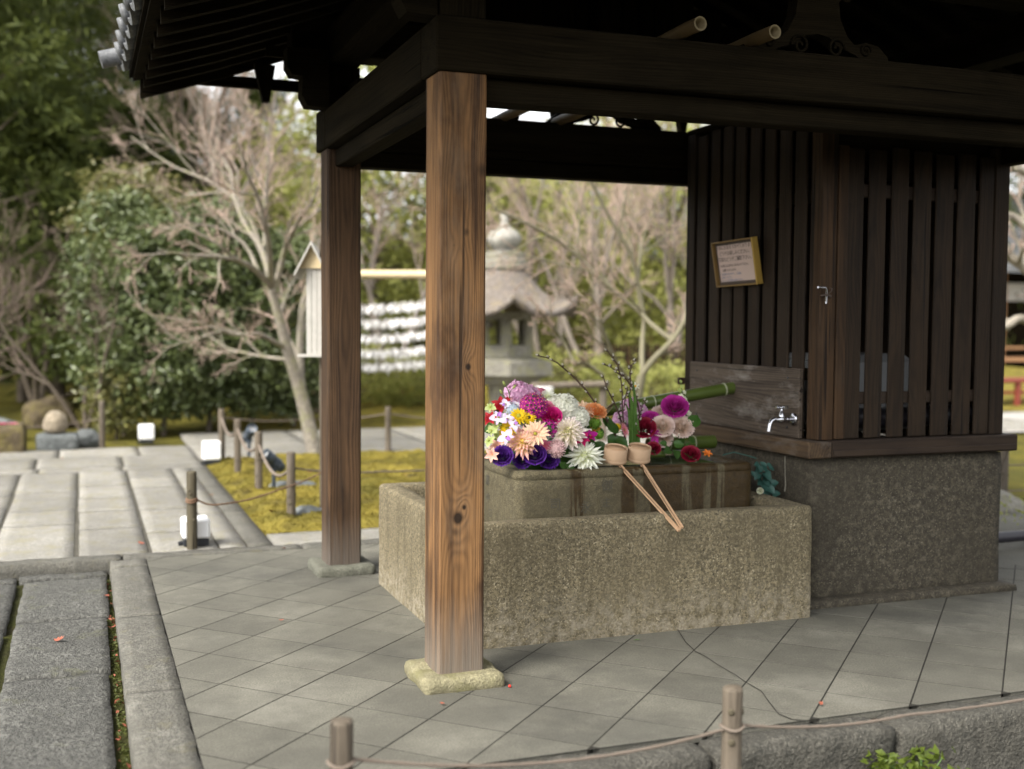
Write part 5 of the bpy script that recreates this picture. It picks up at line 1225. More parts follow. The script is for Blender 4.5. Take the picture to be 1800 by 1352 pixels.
boulder('grey stone half sunk in the moss at the corner stake', 1.52, 8.15, -.01, .16, .12, .075, m_bluestone, 21, 'moss_stone'); boulder('grey stone in the moss beside the leaning spotlight', 1.62, 9.5, .0, .2, .14, .06, m_bluestone, 24, 'moss_stone'); boulder('rock edging the moss bank beyond the granite block', 6.9, 7.9, .05, .5, .3, .16, m_bluestone, 27, 'edge_stone'); boulder('pale rock below the thin rope beyond the granite block', 6.3, 6.9, -.05, .5, .2, .18, m_lantern, 29, 'edge_stone')
pb = thing('pipe_rail', 'dark pipe lying along the floor edge beyond the granite block', 'pipe', (5.6, 5.62, .05)); MB().tube([(4.55, 5.60, .06), (6.6, 5.66, .06)], .035, 14).build('pipe_body', m_pipe, pb)
for x in (4.9, 5.6): MB().box(x-.02, x+.02, 5.58, 5.66, 0, .03, .003).build('clip', m_black, pb)
mb = MB(); mb.sheet(5.045, 7.2, 3.3, 6.9, -.012, 1, 1); tag(mb.build('side_pavement', m_tile), kind='structure')
yb = thing('young_sapling', 'thin dark curved stem rising beside the stake by the granite block', 'sapling', (5.95, 6.3, 0)); MB().tube([(5.85, 6.25, -.05), (5.87, 6.26, .12), (5.95, 6.28, .25), (6.0, 6.3, .42), (6.12, 6.32, .6)], [.012, .011, .009, .007, .004], 8).build('trunk', m_barkdk, yb)
V, F = leaves_np(np.array([6.0, 6.3, .2])+nrg.normal(size=(60, 3))*np.array([.12, .12, .05])+np.array([0, 0, -.12]), nrg.normal(size=(60, 3)), np.full(60, .04), np.full(60, .02), nrg); link('crown', fast_mesh('crown', V-np.array([5.95, 6.3, 0]), F), m_spring, yb)
# ferns in the dark corner before the kerb
def weed(lab, x, y, n, s):
    t = thing('young_plant', lab, 'plant', (x, y, -.19), 'young plants before the kerb')
    mb = MB(); C = []; D = []
    for i in range(n):
        a = rng.uniform(0, 6.28); L = s*rng.uniform(.6, 1.2); e = rng.uniform(.5, 1.2)
        tip = Vector((math.cos(a)*math.cos(e)*L, math.sin(a)*math.cos(e)*L, math.sin(e)*L)); MB.tube(mb, [(0, 0, 0), tuple(tip*.5+Vector((0, 0, L*.1))), tuple(tip)], [.003, .0025, .0015], 5)
        for j in range(9): C.append(tip+Vector((rng.gauss(0, .03), rng.gauss(0, .03), rng.gauss(0, .015)))); D.append((rng.gauss(0, 1), rng.gauss(0, 1), rng.gauss(0, .4)))
    mb.local('stem', m_stem, t); V, F = leaves_np(np.array([tuple(c) for c in C]), np.array(D), nrg.uniform(.03, .06, len(C)), nrg.uniform(.018, .03, len(C)), nrg); link('leaves', fast_mesh('leaves', V, F), m_fern, t)
weed('yellow green young plant at the dark foot of the kerb', YP(1575, 1345, 3.08).x, 3.08, 7, .12); weed('bigger yellow green young plant in the corner before the kerb', YP(1625, 1330, 3.06).x, 3.06, 10, .15); weed('low sprout between the knotted front stake and young plants', YP(1430, 1350, 3.08).x, 3.08, 5, .07)
# fallen leaves, a berry
fl = MB()
for i in range(5): petal_mb(fl, .035, .008, .3, .1, .5, .001, 0, -1.2+.6*i, .2, nseg=3, nw=2)
fl = fl.mesh('fallen_leaf'); fl.materials.append(m_redleaf)
spots = [(102, 1128, -.05, 'fallen red leaf on the nearest slab of the sunken court'), (185, 1048, -.05, 'fallen red leaf at the upper slab beside the kerb'), (500, 965, .008, 'fallen red leaf on the far kerb near the back post'), (495, 1092, .004, 'tiny fallen leaf on the tiles left of the trough'), (370, 870, .006, 'fallen red leaf on the path behind the vine rope'), (250, 955, .006, 'fallen red leaf near the far kerb on the path'), (110, 807, .01, 'fallen red leaf on the crossing slabs'), (545, 830, .04, 'fallen pink leaf on the moss behind the back post'), (475, 900, .035, 'fallen leaf on the moss edge by the corner stake'), (710, 835, .035, 'fallen leaf on the moss between the posts'), (1445, 1240, .004, 'tiny orange leaf in a tile joint by the front kerb'), (780, 1238, .004, 'tiny red leaf on the tiles under the main plinth')]
for i, (x, y, z, lb) in enumerate(spots):
    p = G(x, y, z); o = link('fallen_leaf', fl, None, None, p+Vector((0, 0, .004))); o.rotation_euler = (rng.uniform(-.3, .3), rng.uniform(-.3, .3), rng.uniform(0, 6)); s = .45 if 'tiny' in lb else rng.uniform(.6, .95); o.scale = (s, s, s); tag(o, lb, 'leaf', 'fallen leaves')
p = G(896, 1206, .006); mb = MB(); mb.lathe([(0, -.006), (.0045, -.004), (.006, 0), (.0045, .004), (0, .006)], 12); o = mb.local('berry', plain('red berry', (.6, .02, .01), .3), None, p); tag(o, 'red berry on the tiles at the corner of the lichen plinth', 'berry')
o = MB().add([(-.02, 0, 0), (0, -.006, .003), (.02, .002, .001), (0, .006, .003)], [(0, 1, 2, 3)]).local('green_leaf', m_green, None, G(1120, 1125, .005)); tag(o, 'small dark green leaf on the tiles before the trough', 'leaf')

# ------------------------------------------------------------------ stone lantern
LD = 15.2; LC = W(886, 566, LD); LX, LY = LC.x, LC.y
def lz(py): return EYE+(566-py)*LD/F_PX
sc_ = LD/F_PX
LN = thing('stone_lantern', 'big weathered stone lantern with upturned roof corners and an onion finial', 'stone lantern', (LX, LY, 0))
def lp(name, mb, mat=m_lantern): return mb.build(name, mat, LN)
lat = lambda prof, sides, sm=False, rot=0: MB().lathe([(r*sc_, lz(py)) for r, py in prof], sides, (LX, LY, 0), sm, rot=rot)
HR = .30
m_lantfin = stone('pale lantern granite', (.42, .405, .355), (.2, .19, .17), (.55, .53, .48), 30, 3, bumpd=.01)
lp('finial', lat([(0, 374), (6, 375), (7, 379), (6, 390), (8, 398), (14, 402), (24, 408), (30, 417), (30, 424), (24, 434), (17, 440), (17, 443)], 24, True), m_lantfin)
lp('collar', lat([(30, 443), (37, 445), (39, 457), (42, 459), (43, 472), (40, 476), (0, 476)], 24, False))
mb = MB(); V = []; n6 = 6; sub = 8; nr = 12; N = n6*sub
def roofring(t, under):
    out = []
    for k in range(N):
        a = 2*math.pi*k/N+HR; u = (k % sub)/sub; th = (u-.5)*2*math.pi/6; corner = abs(u-.5)*2
        hexf = math.cos(math.pi/6)/math.cos(th); rr = (38+(t**1.0)*100)*(1-(1-hexf)*min(1, t*1.4))*sc_
        zpx = 476+62*(1-(1-t)**1.9)*1.0+(8*t if not under else 8*t+12*t)
        z = lz(zpx)+sc_*30*(corner**3)*(t**3)
        out.append((LX+rr*math.cos(a), LY+rr*math.sin(a), z))
    return out
for i in range(nr+1): V += roofring(i/nr, False)
for i in range(nr, -1, -2): V += [(p[0], p[1], p[2]) for p in roofring(i/nr, True)]
nrg_ = len(V)//N; mb.add(V, [(j*N+k, j*N+(k+1) % N, (j+1)*N+(k+1) % N, (j+1)*N+k) for j in range(nrg_-1) for k in range(N)], True)
mb.v = [tuple(Vector(v)+mno.noise_vector(Vector(v)*4)*.012) for v in mb.v]; lp('roof', mb, m_lantroof)
lp('firebox_top', lat([(0, 548), (52, 548), (52, 562), (0, 562)], 6, rot=HR))
lp('firebox_base', lat([(0, 606), (53, 606), (55, 626), (0, 627)], 6, rot=HR))
for k in range(6):
    a = 2*math.pi*k/6+HR; cx_, cy_ = LX+46*sc_*math.cos(a), LY+46*sc_*math.sin(a); MB().lathe([(8.5*sc_, lz(606)), (8.5*sc_, lz(562))], 6, (cx_, cy_, 0), False).build('firebox_pillar', m_lantern, LN)
    if k % 3 != 1:
        a2 = a+math.pi/6; Mq = Matrix.Translation((LX+40*sc_*math.cos(a2), LY+40*sc_*math.sin(a2), 0)) @ Matrix.Rotation(a2, 4, 'Z'); q = 11*sc_
        for s in (-1, 1): MB().box(-.012, .012, s*17*sc_-6*sc_, s*17*sc_+6*sc_, lz(605.5), lz(562.5), .003, Mq).build('window_jamb', m_lantern, LN)
lp('platform', lat([(0, 627), (62, 627), (90, 634), (92, 657), (70, 664), (60, 673), (36, 676), (0, 676)], 6, rot=HR))
lp('shaft', lat([(28, 676), (27, 690), (25, 705), (27, 720), (34, 722), (35, 730), (28, 733), (29, 760)], 18, True))
lp('pedestal', lat([(0, 752), (70, 753), (76, 765), (84, 768), (84, 800)], 6, rot=HR))

# ------------------------------------------------------------------ rack of paper fortunes, board with a gabled roof
RD = 16.5
rk = thing('paper_rack', 'timber rack with rows of white knotted paper slips on ropes', 'rack', W(650, 740, RD))
def rkp(x, y, dd=0): return W(x, y, RD+dd)
MB().tube([rkp(500, 482), rkp(640, 482.5), rkp(800, 483)], .06, 12).build('top_pole', m_pale, rk)
for x in (556, 770): MB().tube([rkp(x, 478), rkp(x, 745)], .05, 10).build('upright', m_stake, rk)
for ri, y0 in enumerate((533, 560, 585, 612, 635)):
    pts = [rkp(536+(i/24)*250, y0+9*math.sin(math.pi*i/24)-(i/24)*6) for i in range(25)]; MB().tube(pts, .012, 5).build('rope', m_rope, rk)
    C = []; D = []
    for i in range(260):
        u = i/260*24; j = int(u); p = pts[j].lerp(pts[j+1], u-j) if j < 24 else pts[-1]
        for q in range(2):
            C.append((p.x+rng.gauss(0, .02), p.y+rng.gauss(0, .03), p.z-.04+rng.gauss(0, .018))); D.append((rng.gauss(0, .35), rng.gauss(0, .35), 1))
    C = np.array(C); V, F = leaves_np(C, np.array(D), nrg.uniform(.10, .15, len(C)), nrg.uniform(.03, .05, len(C)), nrg, .1); o = link('paper_slips', fast_mesh('paper_slips', V-np.array(parent_loc(rk)), F), m_strip, rk); o['kind'] = 'stuff'
b0 = G(564, 900, 0); nbd = thing('roofed_board', 'pale board with a small gabled roof on a thin grey post behind the back post', 'notice board', b0)
dn = 8.36; Pk = W(563, 430, dn); az = math.atan2(b0.x, b0.y)+.06
Mb = Matrix.Translation((b0.x, b0.y, 0)) @ Matrix.Rotation(-az, 4, 'Z')
kx = dn/F_PX
zz = lambda py: EYE+(566-py)*kx
MB().box(-.010, .010, .02, .04, -.05, zz(430), .003, Mb).build('post', m_stake, nbd)
for i in range(5): MB().box(-.098+i*.0385, -.098+(i+1)*.0385-.0025, -.004, .016, zz(624), zz(462), .002, Mb).build('board', m_palegrey, nbd)
MB().box(-.095, -.08, .02, .56, zz(624), zz(475), .003, Mb).build('panel', m_palegrey, nbd); MB().box(.08, .095, .02, .56, zz(624), zz(475), .003, Mb).build('panel', m_palegrey, nbd)
gx = (548-563)*kx
for s in (-1, 1):
    th = .016; a = (gx, zz(428)); b = (gx+s*.118, zz(484))
    n_ = Vector((-(b[1]-a[1]), b[0]-a[0])).normalized()*th*(-1 if s > 0 else -1)
    poly = [(a[0], a[1]), (b[0], b[1]), (b[0]+n_.x*(-s)*-1*0, b[1]-th*1.6), (a[0], a[1]-th*1.8)]
    MB().prism(poly, 1, -.07, .62, Mb).build('roof', m_palegrey, nbd)
MB().prism([(gx-.085, zz(475)), (gx+.085, zz(475)), (gx, zz(436))], 1, -.02, -.002, Mb).build('gable', m_pale, nbd)
MB().box(gx-.1, gx+.1, -.03, -.005, zz(624)-.02, zz(624), .002, Mb).build('bottom_ledge', m_palegrey, nbd)
# low timber rails and a white box beside the lantern
lr = thing('log_rail', 'low mossy log rail behind the flower heap beside the lantern', 'rail', W(1000, 676, 13.2)); MB().tube([W(935, 678, 13.6), W(1070, 675, 13.3)], .04, 10).build('log', m_stake, lr)
for x in (940, 1060): MB().tube([W(x, 680, 13.4), W(x, 780, 13.4)], .045, 8).build('leg', m_stake, lr)
wbx = thing('white_lantern_box', 'white paper box on the low log rail behind the flowers', 'box', W(955, 690, 12.8)); pw = W(957, 692, 12.8); MB().box(pw.x-.075, pw.x+.075, pw.y-.07, pw.y+.07, pw.z-.1, pw.z+.06, .01).build('box_body', m_white, wbx); MB().box(pw.x-.08, pw.x+.08, pw.y-.075, pw.y+.075, pw.z+.062, pw.z+.075, .004).build('lid', m_white, wbx)

# ------------------------------------------------------------------ trees
def unit(v): return v/(np.linalg.norm(v)+1e-9)
def grow_tree(g, starts, counts, ratios, npts, sides, wob=.10, upb=.12, spread=(.35, .85), r_end=.45, t0=.25):
    """starts: list of (polyline Nx3, radii) for the first level; returns list per level of (P,R,sides)"""
    levels = []; cur = starts
    levels.append(cur)
    for lv, (cn, ra) in enumerate(zip(counts, ratios)):
        nxt = []; n = npts[lv]
        for (P, R) in cur:
            L = np.linalg.norm(np.diff(P, axis=0), axis=1).sum(); m = len(P)
            for k in range(cn):
                f = t0+(1-t0)*((k+g.uniform(.1, .9))/cn); u = f*(m-1); j = min(int(u), m-2); p = P[j]+(P[j+1]-P[j])*(u-j); d = unit(P[j+1]-P[j])
                r = (R[j]+(R[j+1]-R[j])*(u-j))*.62
                q = unit(np.cross(d, g.normal(size=3))); an = g.uniform(*spread); dd = unit(d*math.cos(an)+q*math.sin(an)+np.array([0, 0, upb]))
                l = L*ra*g.uniform(.65, 1.2)*(1.1-.45*f); pts = [p]
                for i in range(1, n):
                    dd = unit(dd+g.normal(size=3)*wob+np.array([0, 0, upb*.25])); pts.append(pts[-1]+dd*l/(n-1))
                nxt.append((np.array(pts), np.linspace(r, max(r*r_end, .0012), n)))
        levels.append(nxt); cur = nxt
    return levels
def tree_obj(name, label, cat, base, levels, split, mat, twmat, group=None, sides=(10, 7, 5, 4, 3, 3, 3), minr=0.0):
    t = thing(name, label, cat, tuple(base), group); b = np.array(base)
    for nm, lvls, m in (('trunk', range(0, split), mat), ('branches', range(split, len(levels)), twmat)):
        parts = []
        for lv in lvls:
            by = {}
            for (P, R) in levels[lv]: by.setdefault(len(P), []).append((P, R))
            for n, lst in by.items():
                P = np.stack([x[0] for x in lst]); R = np.maximum(np.stack([x[1] for x in lst]), minr); parts.append(tubes_np(P-b, R, sides[min(lv, 6)]))
        if parts: V, F = join_np(parts); tag(link(nm, fast_mesh(nm, V, F, True), m, t), kind='stuff' if nm == 'branches' else None)
    return t
def poly_px(pts, d): return np.array([tuple(W(x, y, d+dd)) for x, y, dd in pts])
def smooth(P, n=10):
    P = np.asarray(P, float); u = np.linspace(0, len(P)-1, n); i = np.clip(u.astype(int), 0, len(P)-2); f = (u-i)[:, None]
    a = P[np.clip(i-1, 0, None)]; b = P[i]; c = P[i+1]; d = P[np.clip(i+2, None, len(P)-1)]
    return .5*((2*b)+(-a+c)*f+(2*a-5*b+4*c-d)*f**2+(-a+3*b-3*c+d)*f**3)
g = np.random.default_rng(11)
m_twigdk = plain('shaded twig', (.17, .125, .10), .8, .25, 6)  # maple twig darkened, the shade around those trees is in the colour
# the pale maple before the hedge, its main limbs traced in the round
D0 = 12.15; px1 = D0/F_PX
limbs = [([(553, 800, 0), (545, 760, 0), (537, 725, 0), (523, 672, -.05), (508, 625, -.1), (495, 575, -.15), (484, 535, -.2), (478, 505, -.25)], 14, 7),
         ([(533, 705, 0), (528, 670, .1), (527, 620, .2), (530, 560, .25), (534, 525, .3), (556, 470, .5), (560, 420, .6)], 9, 4),
         ([(478, 505, -.25), (455, 480, -.5), (425, 460, -.8), (385, 452, -1.1), (330, 448, -1.4), (280, 440, -1.7)], 6.5, 1.2),
         ([(478, 505, -.25), (470, 470, -.1), (455, 430, .1), (430, 395, .2), (410, 340, .3), (405, 300, .4), (385, 270, .5)], 7, 1.5),
         ([(480, 515, -.25), (492, 475, -.3), (500, 440, -.4), (520, 395, -.6), (545, 360, -.8), (560, 330, -1.0)], 6, 1.5),
         ([(478, 505, -.25), (474, 450, -.6), (468, 400, -.9), (455, 350, -1.1), (432, 300, -1.4), (428, 265, -1.6)], 6, 1.4),
         ([(505, 612, -.1), (480, 600, -.3), (452, 585, -.5), (420, 590, -.7), (385, 583, -.9), (350, 596, -1.1), (310, 600, -1.2), (275, 560, -1.3)], 4.5, 1),
         ([(508, 632, -.1), (470, 628, .2), (430, 620, .4), (395, 610, .7), (370, 590, .9)], 3.5, .8),
         ([(490, 560, -.15), (500, 530, .1), (512, 500, .4), (535, 470, .6)], 4, 1), ([(455, 480, -.5), (430, 430, -.4), (380, 400, -.5), (330, 390, -.8), (280, 350, -1)], 4, 1), ([(460, 440, .1), (430, 370, .5), (370, 320, .9), (300, 290, 1.2), (230, 240, 1.6)], 4.5, 1)]
st0 = [(smooth(poly_px(p, D0), 12), np.linspace(a, b, 12)*px1) for p, a, b in limbs]
lv = grow_tree(g, st0[1:], (7, 5, 4, 3), (.40, .5, .55, .6), (6, 5, 4, 3), None, .12, .08)
lv[0] = st0
tree_obj('maple_tree', 'pale bare maple leaning over the moss bed in front of the hedge', 'tree', G(553, 797), lv, 2, m_bark, m_twig, 'bare maples', minr=.0013)
D1 = 11.0; px1 = D1/F_PX
limbs = [([(1122, 765, 0), (1118, 720, 0), (1122, 690, 0), (1128, 660, 0)], 10, 8), ([(1128, 660, 0), (1150, 630, 0), (1180, 600, .1), (1205, 560, .2), (1225, 500, .3)], 6, 3), ([(1185, 600, .1), (1150, 575, .2), (1120, 545, .3), (1075, 510, .2), (1030, 465, .1), (985, 425, 0), (930, 395, -.2), (870, 368, -.4)], 5, 2),
         ([(1130, 655, 0), (1128, 610, .2), (1132, 560, .3), (1120, 490, .2), (1105, 440, .1), (1075, 390, 0), (1050, 340, -.1), (1030, 300, -.2)], 5, 2), ([(1120, 690, 0), (1085, 640, -.3), (1060, 580, -.5), (1050, 540, -.6), (1035, 515, -.7)], 4, 1.5), ([(1120, 500, .2), (1125, 440, .5), (1115, 380, .8), (1110, 320, 1)], 3.5, 1.3), ([(1010, 640, -.2), (990, 600, -.2), (965, 565, -.3), (945, 545, -.4)], 3.5, 1.6), ([(1060, 660, 0), (1030, 640, -.1), (1010, 640, -.2)], 3.5, 3)]
st1 = [(smooth(poly_px(p, D1), 12), np.linspace(a, b, 12)*px1) for p, a, b in limbs]
lv = grow_tree(g, st1[1:], (7, 5, 5, 4), (.42, .5, .55, .6), (6, 5, 4, 3), None, .13, .06); lv[0] = st1
tree_obj('maple_tree', 'bare greenish maple with long diagonal limbs behind the bamboo spout', 'tree', G(1122, 765), lv, 2, m_twiggrn, m_twig, 'bare maples', minr=.0016)
def bare(label, px, py, d, h, nstem, g, mat=m_barkgr, counts=(5, 5, 5, 4), lean=.35, r=.05, name='maple_tree', group='bare maples', z0=0, minr=.002, tw=None):
    b = W(px, py, d); b.z = z0; base = np.array(tuple(b)); st = []
    for s in range(nstem):
        a = g.uniform(0, 6.28); le = g.uniform(.1, lean); dd = unit(np.array([math.cos(a)*le, math.sin(a)*le, 1])); pts = [base]
        hh = h*g.uniform(.75, 1)
        for i in range(9): dd = unit(dd+g.normal(size=3)*.09+np.array([0, 0, .06])); pts.append(pts[-1]+dd*hh/9)
        st.append((np.array(pts), np.linspace(r, r*.25, 10)))
    lv = grow_tree(g, st, counts, (.5, .55, .55, .6), (6, 5, 4, 3), None, .12, .10, t0=.3)
    return tree_obj(name, label, 'tree', base, lv, 2, mat, tw or m_twig, group, minr=minr)
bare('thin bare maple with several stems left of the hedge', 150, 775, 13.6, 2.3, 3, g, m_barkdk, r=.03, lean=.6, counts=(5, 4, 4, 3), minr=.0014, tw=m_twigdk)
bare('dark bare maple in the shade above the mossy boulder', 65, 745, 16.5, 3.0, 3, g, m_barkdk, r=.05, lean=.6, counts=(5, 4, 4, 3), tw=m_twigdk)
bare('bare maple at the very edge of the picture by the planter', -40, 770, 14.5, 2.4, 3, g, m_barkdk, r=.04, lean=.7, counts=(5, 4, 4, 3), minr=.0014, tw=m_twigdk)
bare('bare pinkish maple behind the rack of paper slips', 690, 745, 18.5, 4.2, 3, g, r=.06, counts=(6, 5, 4, 4)); bare('bare pinkish maple behind the stone lantern', 960, 745, 19, 4.0, 3, g, r=.06, counts=(6, 5, 4, 4)); bare('bare maple between lantern and temple hall', 1060, 740, 18, 4, 3, g, r=.06, counts=(6, 5, 4, 4)); bare('bare maple close to the slatted house post', 1185, 735, 20, 5.2, 3, g, r=.06, counts=(6, 5, 4, 4))
bare('bare maple rising behind the pale leaning maple', 430, 745, 17, 5.6, 3, g, r=.06, counts=(6, 5, 4, 4)); bare('tall bare tree over the hedge against the sky', 330, 740, 21, 8.5, 2, g, m_barkdk, r=.11, counts=(6, 5, 4, 4)); bare('tall bare tree behind the back post against the sky', 520, 740, 23, 9, 2, g, m_barkdk, r=.11, counts=(6, 5, 4, 4)); bare('tall bare tree beside the far temple hall', 1110, 738, 24, 8.0, 2, g, m_barkdk, r=.1, counts=(6, 5, 4, 4))
# old grey tree at the right edge with thick crooked limbs
D2 = 13.0; px1 = D2/F_PX
limbs = [([(1850, 900, 0), (1846, 760, 0), (1840, 640, .1), (1835, 560, .1)], 22, 18), ([(1838, 600, 0), (1815, 570, 0), (1790, 560, -.1), (1765, 575, -.2), (1740, 560, -.2)], 9, 6), ([(1836, 570, 0), (1822, 500, .1), (1800, 470, .1), (1770, 452, 0), (1740, 440, 0)], 11, 6), ([(1835, 560, .1), (1820, 430, .1), (1800, 395, .1), (1780, 380, .1), (1755, 375, 0)], 9, 5), ([(1830, 480, .1), (1815, 330, .1), (1795, 300, 0), (1770, 300, -.1), (1740, 310, -.1)], 9, 4)]
st2 = [(smooth(poly_px(p, D2), 12), np.linspace(a, b, 12)*px1) for p, a, b in limbs]; lv = grow_tree(g, st2[1:], (5, 5, 4), (.5, .5, .55), (6, 5, 4), None, .16, .05); lv[0] = st2
tree_obj('old_tree', 'old grey tree with crooked limbs beyond the slatted house', 'tree', (st2[0][0][0][0], st2[0][0][0][1], 0), lv, 2, m_bark, m_twig, minr=.002)

def foliage_tree(name, label, px, d, z0, h, rad, nclump, nleaf, L, Wd, mat, shape, g, cr=.3, droop=.0, trunk_r=.09, group=None, tmat=None, hbase=.12, tops=None):
    b = W(px, 600, d); base = np.array([b.x, b.y, z0]); t = thing(name, label, 'tree' if h > 2.8 else 'shrub', tuple(base), group)
    f = g.uniform(0, 1, nclump); u = hbase+(1-hbase)*f
    if shape == 'cone': rr = rad*(1-f)**.75*1.05+.12*rad
    elif shape == 'round': rr = rad*np.sqrt(np.clip(1-(2*f-1)**2, 0, 1))*.95+.12*rad
    else: rr = rad*np.clip(1-np.abs(2*f-1)**4, .25, 1)
    a = g.uniform(0, 2*np.pi, nclump); q = np.sqrt(g.uniform(.25, 1, nclump)); out = np.stack([np.cos(a), np.sin(a), np.zeros(nclump)], 1)
    lump = 1+.25*np.sin(a*3+f*9+px)
    C = np.stack([out[:, 0]*rr*q*lump, out[:, 1]*rr*q*lump, u*h], 1)
    k = nleaf; Cc = np.repeat(C, k, 0)+g.normal(size=(nclump*k, 3))*cr*np.array([1, 1, .55]); o2 = np.repeat(out, k, 0)
    Dn = o2*.8+g.normal(size=Cc.shape)*.75+np.array([0, 0, -droop])
    V, F = leaves_np(Cc, Dn, g.uniform(L*.6, L*1.3, len(Cc)), g.uniform(Wd*.6, Wd*1.3, len(Cc)), g)
    tag(link('crown', fast_mesh('crown', V, F), mat, t), kind='stuff')
    P = [np.array([0, 0, -.2]), np.array([.03, .02, h*.3]), np.array([-.04, .05, h*.6]), np.array([0, 0, h*.94])]; tr = [(smooth(np.array(P), 8), np.linspace(trunk_r, trunk_r*.2, 8))]
    br = []
    for i in range(0, nclump, max(1, nclump//40)):
        c = C[i]; s = np.array([0, 0, max(.1, c[2]-np.hypot(c[0], c[1])*.35)]); m = (s+c)/2+g.normal(size=3)*.06; br.append((np.array([s, m, c]), np.array([trunk_r*.3, trunk_r*.2, trunk_r*.08])))
    parts = [tubes_np(np.stack([x[0] for x in tr]), np.stack([x[1] for x in tr]), 9), tubes_np(np.stack([x[0] for x in br]), np.stack([x[1] for x in br]), 4)]; V, F = join_np(parts); link('trunk', fast_mesh('trunk', V, F, True), tmat or m_barkdk, t); return t
GC = 'dark cypress trees at the edge of the garden'; ft = foliage_tree
# conifers
for (px, d, h, rad, lb, n) in ((40, 20, 9.5, 2.2, 'tall dark cypress behind the mossy boulder', 420), (150, 23, 11, 2.4, 'tall dark cypress under the roof corner', 420), (-70, 17, 9, 2.3, 'dark cypress closest to the planter', 420), (235, 19.5, 4.9, 1.5, 'shorter yellowish cypress behind the hedge', 300), (330, 24, 6.0, 1.7, 'cypress behind the hedge beneath the eave', 300), (100, 18.5, 5.0, 1.6, 'low dense cypress in the shade over the boulder', 320), (-130, 22, 12, 2.6, 'huge dark cypress at the outermost edge', 420), (90, 27, 13, 2.8, 'dark cypress standing behind the one under the roof corner', 420), (200, 29, 12, 2.8, 'farthest dark cypress, behind the yellowish one', 420), (10, 25, 13, 2.8, 'dark cypress behind the tall one over the boulder', 420), (1745, 33, 11, 3, 'dark cypress behind the temple hall roof, nearer the slatted house', 300), (1840, 34, 12, 3.2, 'dark cypress behind the temple hall roof at the far edge', 300), (455, 26, 6.6, 1.8, 'cypress rising behind the bare maple near the back post', 280)):
    ft('cypress_tree', lb, px, d, 0, h, rad, n, 42, .25, .045, m_conifer, 'cone', g, .24, .35, .12, GC, hbase=.08)
# glossy hedge
GH = 'glossy evergreen shrubs of the hedge'
for (px, d, h, rad, lb, n, m) in ((215, 14.2, 2.85, .62, 'first glossy shrub of the hedge, tallest beside the thin maple', 260, m_camellia), (285, 14.0, 2.6, .72, 'glossy shrub of the hedge behind the white lamp cube', 260, m_camellia), (365, 14.3, 2.75, .75, 'glossy shrub of the hedge behind the stake rope', 260, m_camellia), (440, 14.6, 2.5, .72, 'glossy shrub of the hedge under the maple limbs', 240, m_camellia), (515, 14.9, 2.5, .70, 'glossy shrub of the hedge next to the maple trunk', 240, m_camellia)):
    ft('evergreen_shrub', lb, px, d, 0, h, rad, n, 30, .10, .042, m, 'column', g, .13, .15, .035, GH, hbase=.1)
ft('evergreen_shrub', 'yellowish shrub top above the first hedge shrub', 235, 15.2, .2, 3.15, .6, 130, 22, .11, .042, m_camgold, 'round', g, .14, .1, .03, GH, hbase=.62); ft('evergreen_shrub', 'low yellowish shrub at the foot of the hedge beside the stake', 200, 13.65, 0, .8, .3, 60, 20, .085, .04, m_camgold, 'round', g, .09, .1, .02, GH)
# lighter trees seen between the posts and past the lantern
GS = 'yellow green trees beyond the lantern'
for (px, d, h, rad, lb) in ((660, 21, 6.2, 1.9, 'bright yellow green tree between the two posts'), (735, 23, 5.6, 2.0, 'yellow green tree hidden behind the main post'), (860, 22, 4.5, 1.7, 'yellow green tree behind the lantern finial'), (985, 24, 5.0, 1.9, 'yellow green tree right behind the lantern roof'), (1090, 26, 6.8, 2.0, 'yellow green tree in front of the temple hall'), (1175, 22, 5.4, 1.5, 'small yellow green tree by the slatted house edge'), (575, 22, 5.0, 1.7, 'yellow green tree behind the gabled board'), (480, 20, 3.6, 1.2, 'low yellow green tree behind the pale maple')):
    ft('young_green_tree', lb, px, d, 0, h, rad, 260, 20, .17, .07, m_spring, 'round', g, .34, .1, .08, GS, hbase=.15)
for (px, d, h, rad, lb) in ((610, 17.5, 1.3, .8, 'low shrub under the paper rack'), (730, 17.8, 1.1, .7, 'low shrub beside the rack upright'), (1000, 17.5, 1.2, .8, 'low shrub past the lantern platform'), (1150, 16.5, 1.0, .7, 'low shrub at the maple foot behind the spout')):
    ft('garden_shrub', lb, px, d, 0, h*.75, rad, 90, 22, .10, .045, m_spring, 'round', g, .14, .1, .03, 'low garden shrubs')
# far wood as one mass
n = 52000; x = g.uniform(-34, 52, n); y = g.uniform(34, 50, n); top = 4.4+1.2*np.sin(x*.45)+1.0*np.sin(x*1.3+1)+.8*np.sin(x*2.9)+np.clip((4-x)*.25, 0, 4); z = g.uniform(0, 1, n)**.8*np.maximum(top, 2.2)
V, F = leaves_np(np.stack([x, y, z], 1), g.normal(size=(n, 3)), g.uniform(.35, .8, n), g.uniform(.2, .45, n), g); tag(link('far_wood', fast_mesh('far_wood', V, F), m_forest), kind='stuff')
mb = MB(); mb.sheet(-120, 160, 40, 110, 0, 60, 20, lambda x, y: min(1, (y-40)/12)*3.4+.5*mno.noise(Vector((x*.2, y*.2, 0)))-.3); tag(mb.build('hill', m_earth), kind='structure')

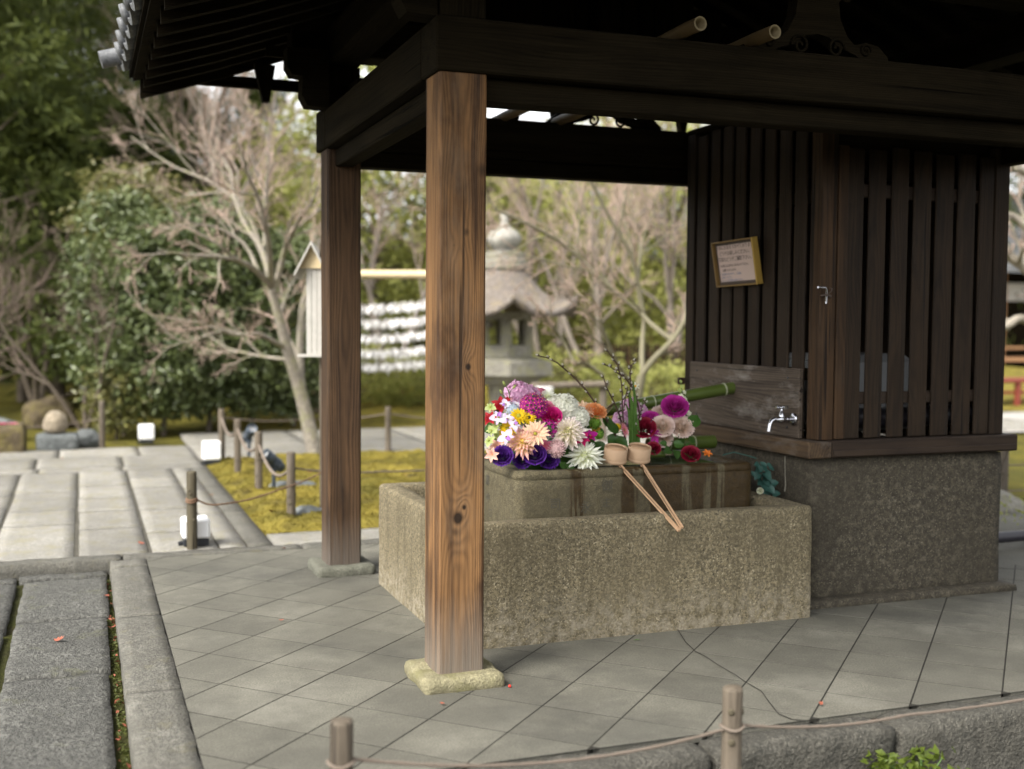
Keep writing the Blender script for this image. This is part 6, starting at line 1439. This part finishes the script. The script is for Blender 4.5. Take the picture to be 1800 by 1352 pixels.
# ------------------------------------------------------------------ temple hall, fence, bench far behind
hx0, hx1, hy = 10.6, 36.0, 25.0
TH = thing('temple_hall', 'dark timber temple hall with grey tiled roof and white plaster beyond the slatted house', 'temple hall', (16, 27, 0))
def th(name, mat, *a, ch=.01): return MB().box(*a, ch).build(name, mat, TH)
th('wall', m_dkx, hx0+.3, hx1, hy+.2, hy+6, 0, 3.2); th('plaster_band', m_plaster, hx0+.2, hx1, hy+.12, hy+.19, 2.05, 2.55)
x = hx0+.3; i = 0
while x < hx1:
    th('column', m_orange, x, x+.2, hy-.1, hy+.1, .3, 3.1); 
    if i % 2 == 0 and x+1.6 < hx1:
        th('shoji_window', m_plaster, x+.45, x+1.35, hy+.10, hy+.15, 1.0, 1.9)
        for q in range(4): th('muntin', m_dkz, x+.45+.225*q+.1, x+.47+.225*q+.1, hy+.07, hy+.095, 1.0, 1.9, ch=.002)
    x += 1.8; i += 1
th('veranda', m_orange, hx0, hx1, hy-.9, hy+.1, .42, .52); th('railing', m_orange, hx0, hx1, hy-.85, hy-.80, .75, .82)
mb = MB(); mb.prism([(hy-1.5, 2.75), (hy+3.2, 5.2), (hy+7.9, 2.75), (hy+7.9, 2.95), (hy+3.2, 5.45), (hy-1.5, 2.95)], 0, hx0-.6, hx1); mb.build('roof', m_tileg, TH)
for q in range(66): MB().tube([(hx0-.5+q*.38, hy-1.5, 2.98), (hx0-.5+q*.38, hy+3.1, 5.42)], .055, 6).build('tile_row', m_tileg, TH)
fp = thing('picket_fence', 'brown picket fence in front of the far temple hall', 'fence', tuple(W(1080, 660, 19)))
for i in range(46):
    p = W(975+i*6.2, 660, 19.0); MB().box(p.x-.02, p.x+.02, p.y-.012, p.y+.012, 0, 1.0+.02*(i % 3), .004).build('picket', m_corner if i % 2 else m_slat, fp)
for z in (.3, .8): MB().tube([(*W(970, 660, 19.04)[:2], z), (*W(1265, 660, 19.04)[:2], z)], .025, 6).build('rail', m_slat, fp)
bn = thing('red_bench', 'red lacquered bench before the temple hall', 'bench', (14.6, 15.6, 0)); bp = G(1790, 708, 0)
def rb(name, *a): return MB().box(*a, .01).build(name, m_red, bn)
bx0, by0 = G(1766, 712).x, G(1766, 712).y
rb('seat', bx0-.55, bx0+1.5, by0-.3, by0+.35, .40, .46); rb('apron', bx0-.5, bx0+1.45, by0-.22, by0-.17, .2, .26)
for q in (0, 1.3):
    for s in (-.24, .28): rb('leg', bx0+q, bx0+q+.10, by0+s-.04, by0+s+.04, 0, .40)
tag(MB().sheet(9, 40, 17.5, 24.0, .0, 4, 4).build('temple_court', m_grey), kind='structure')
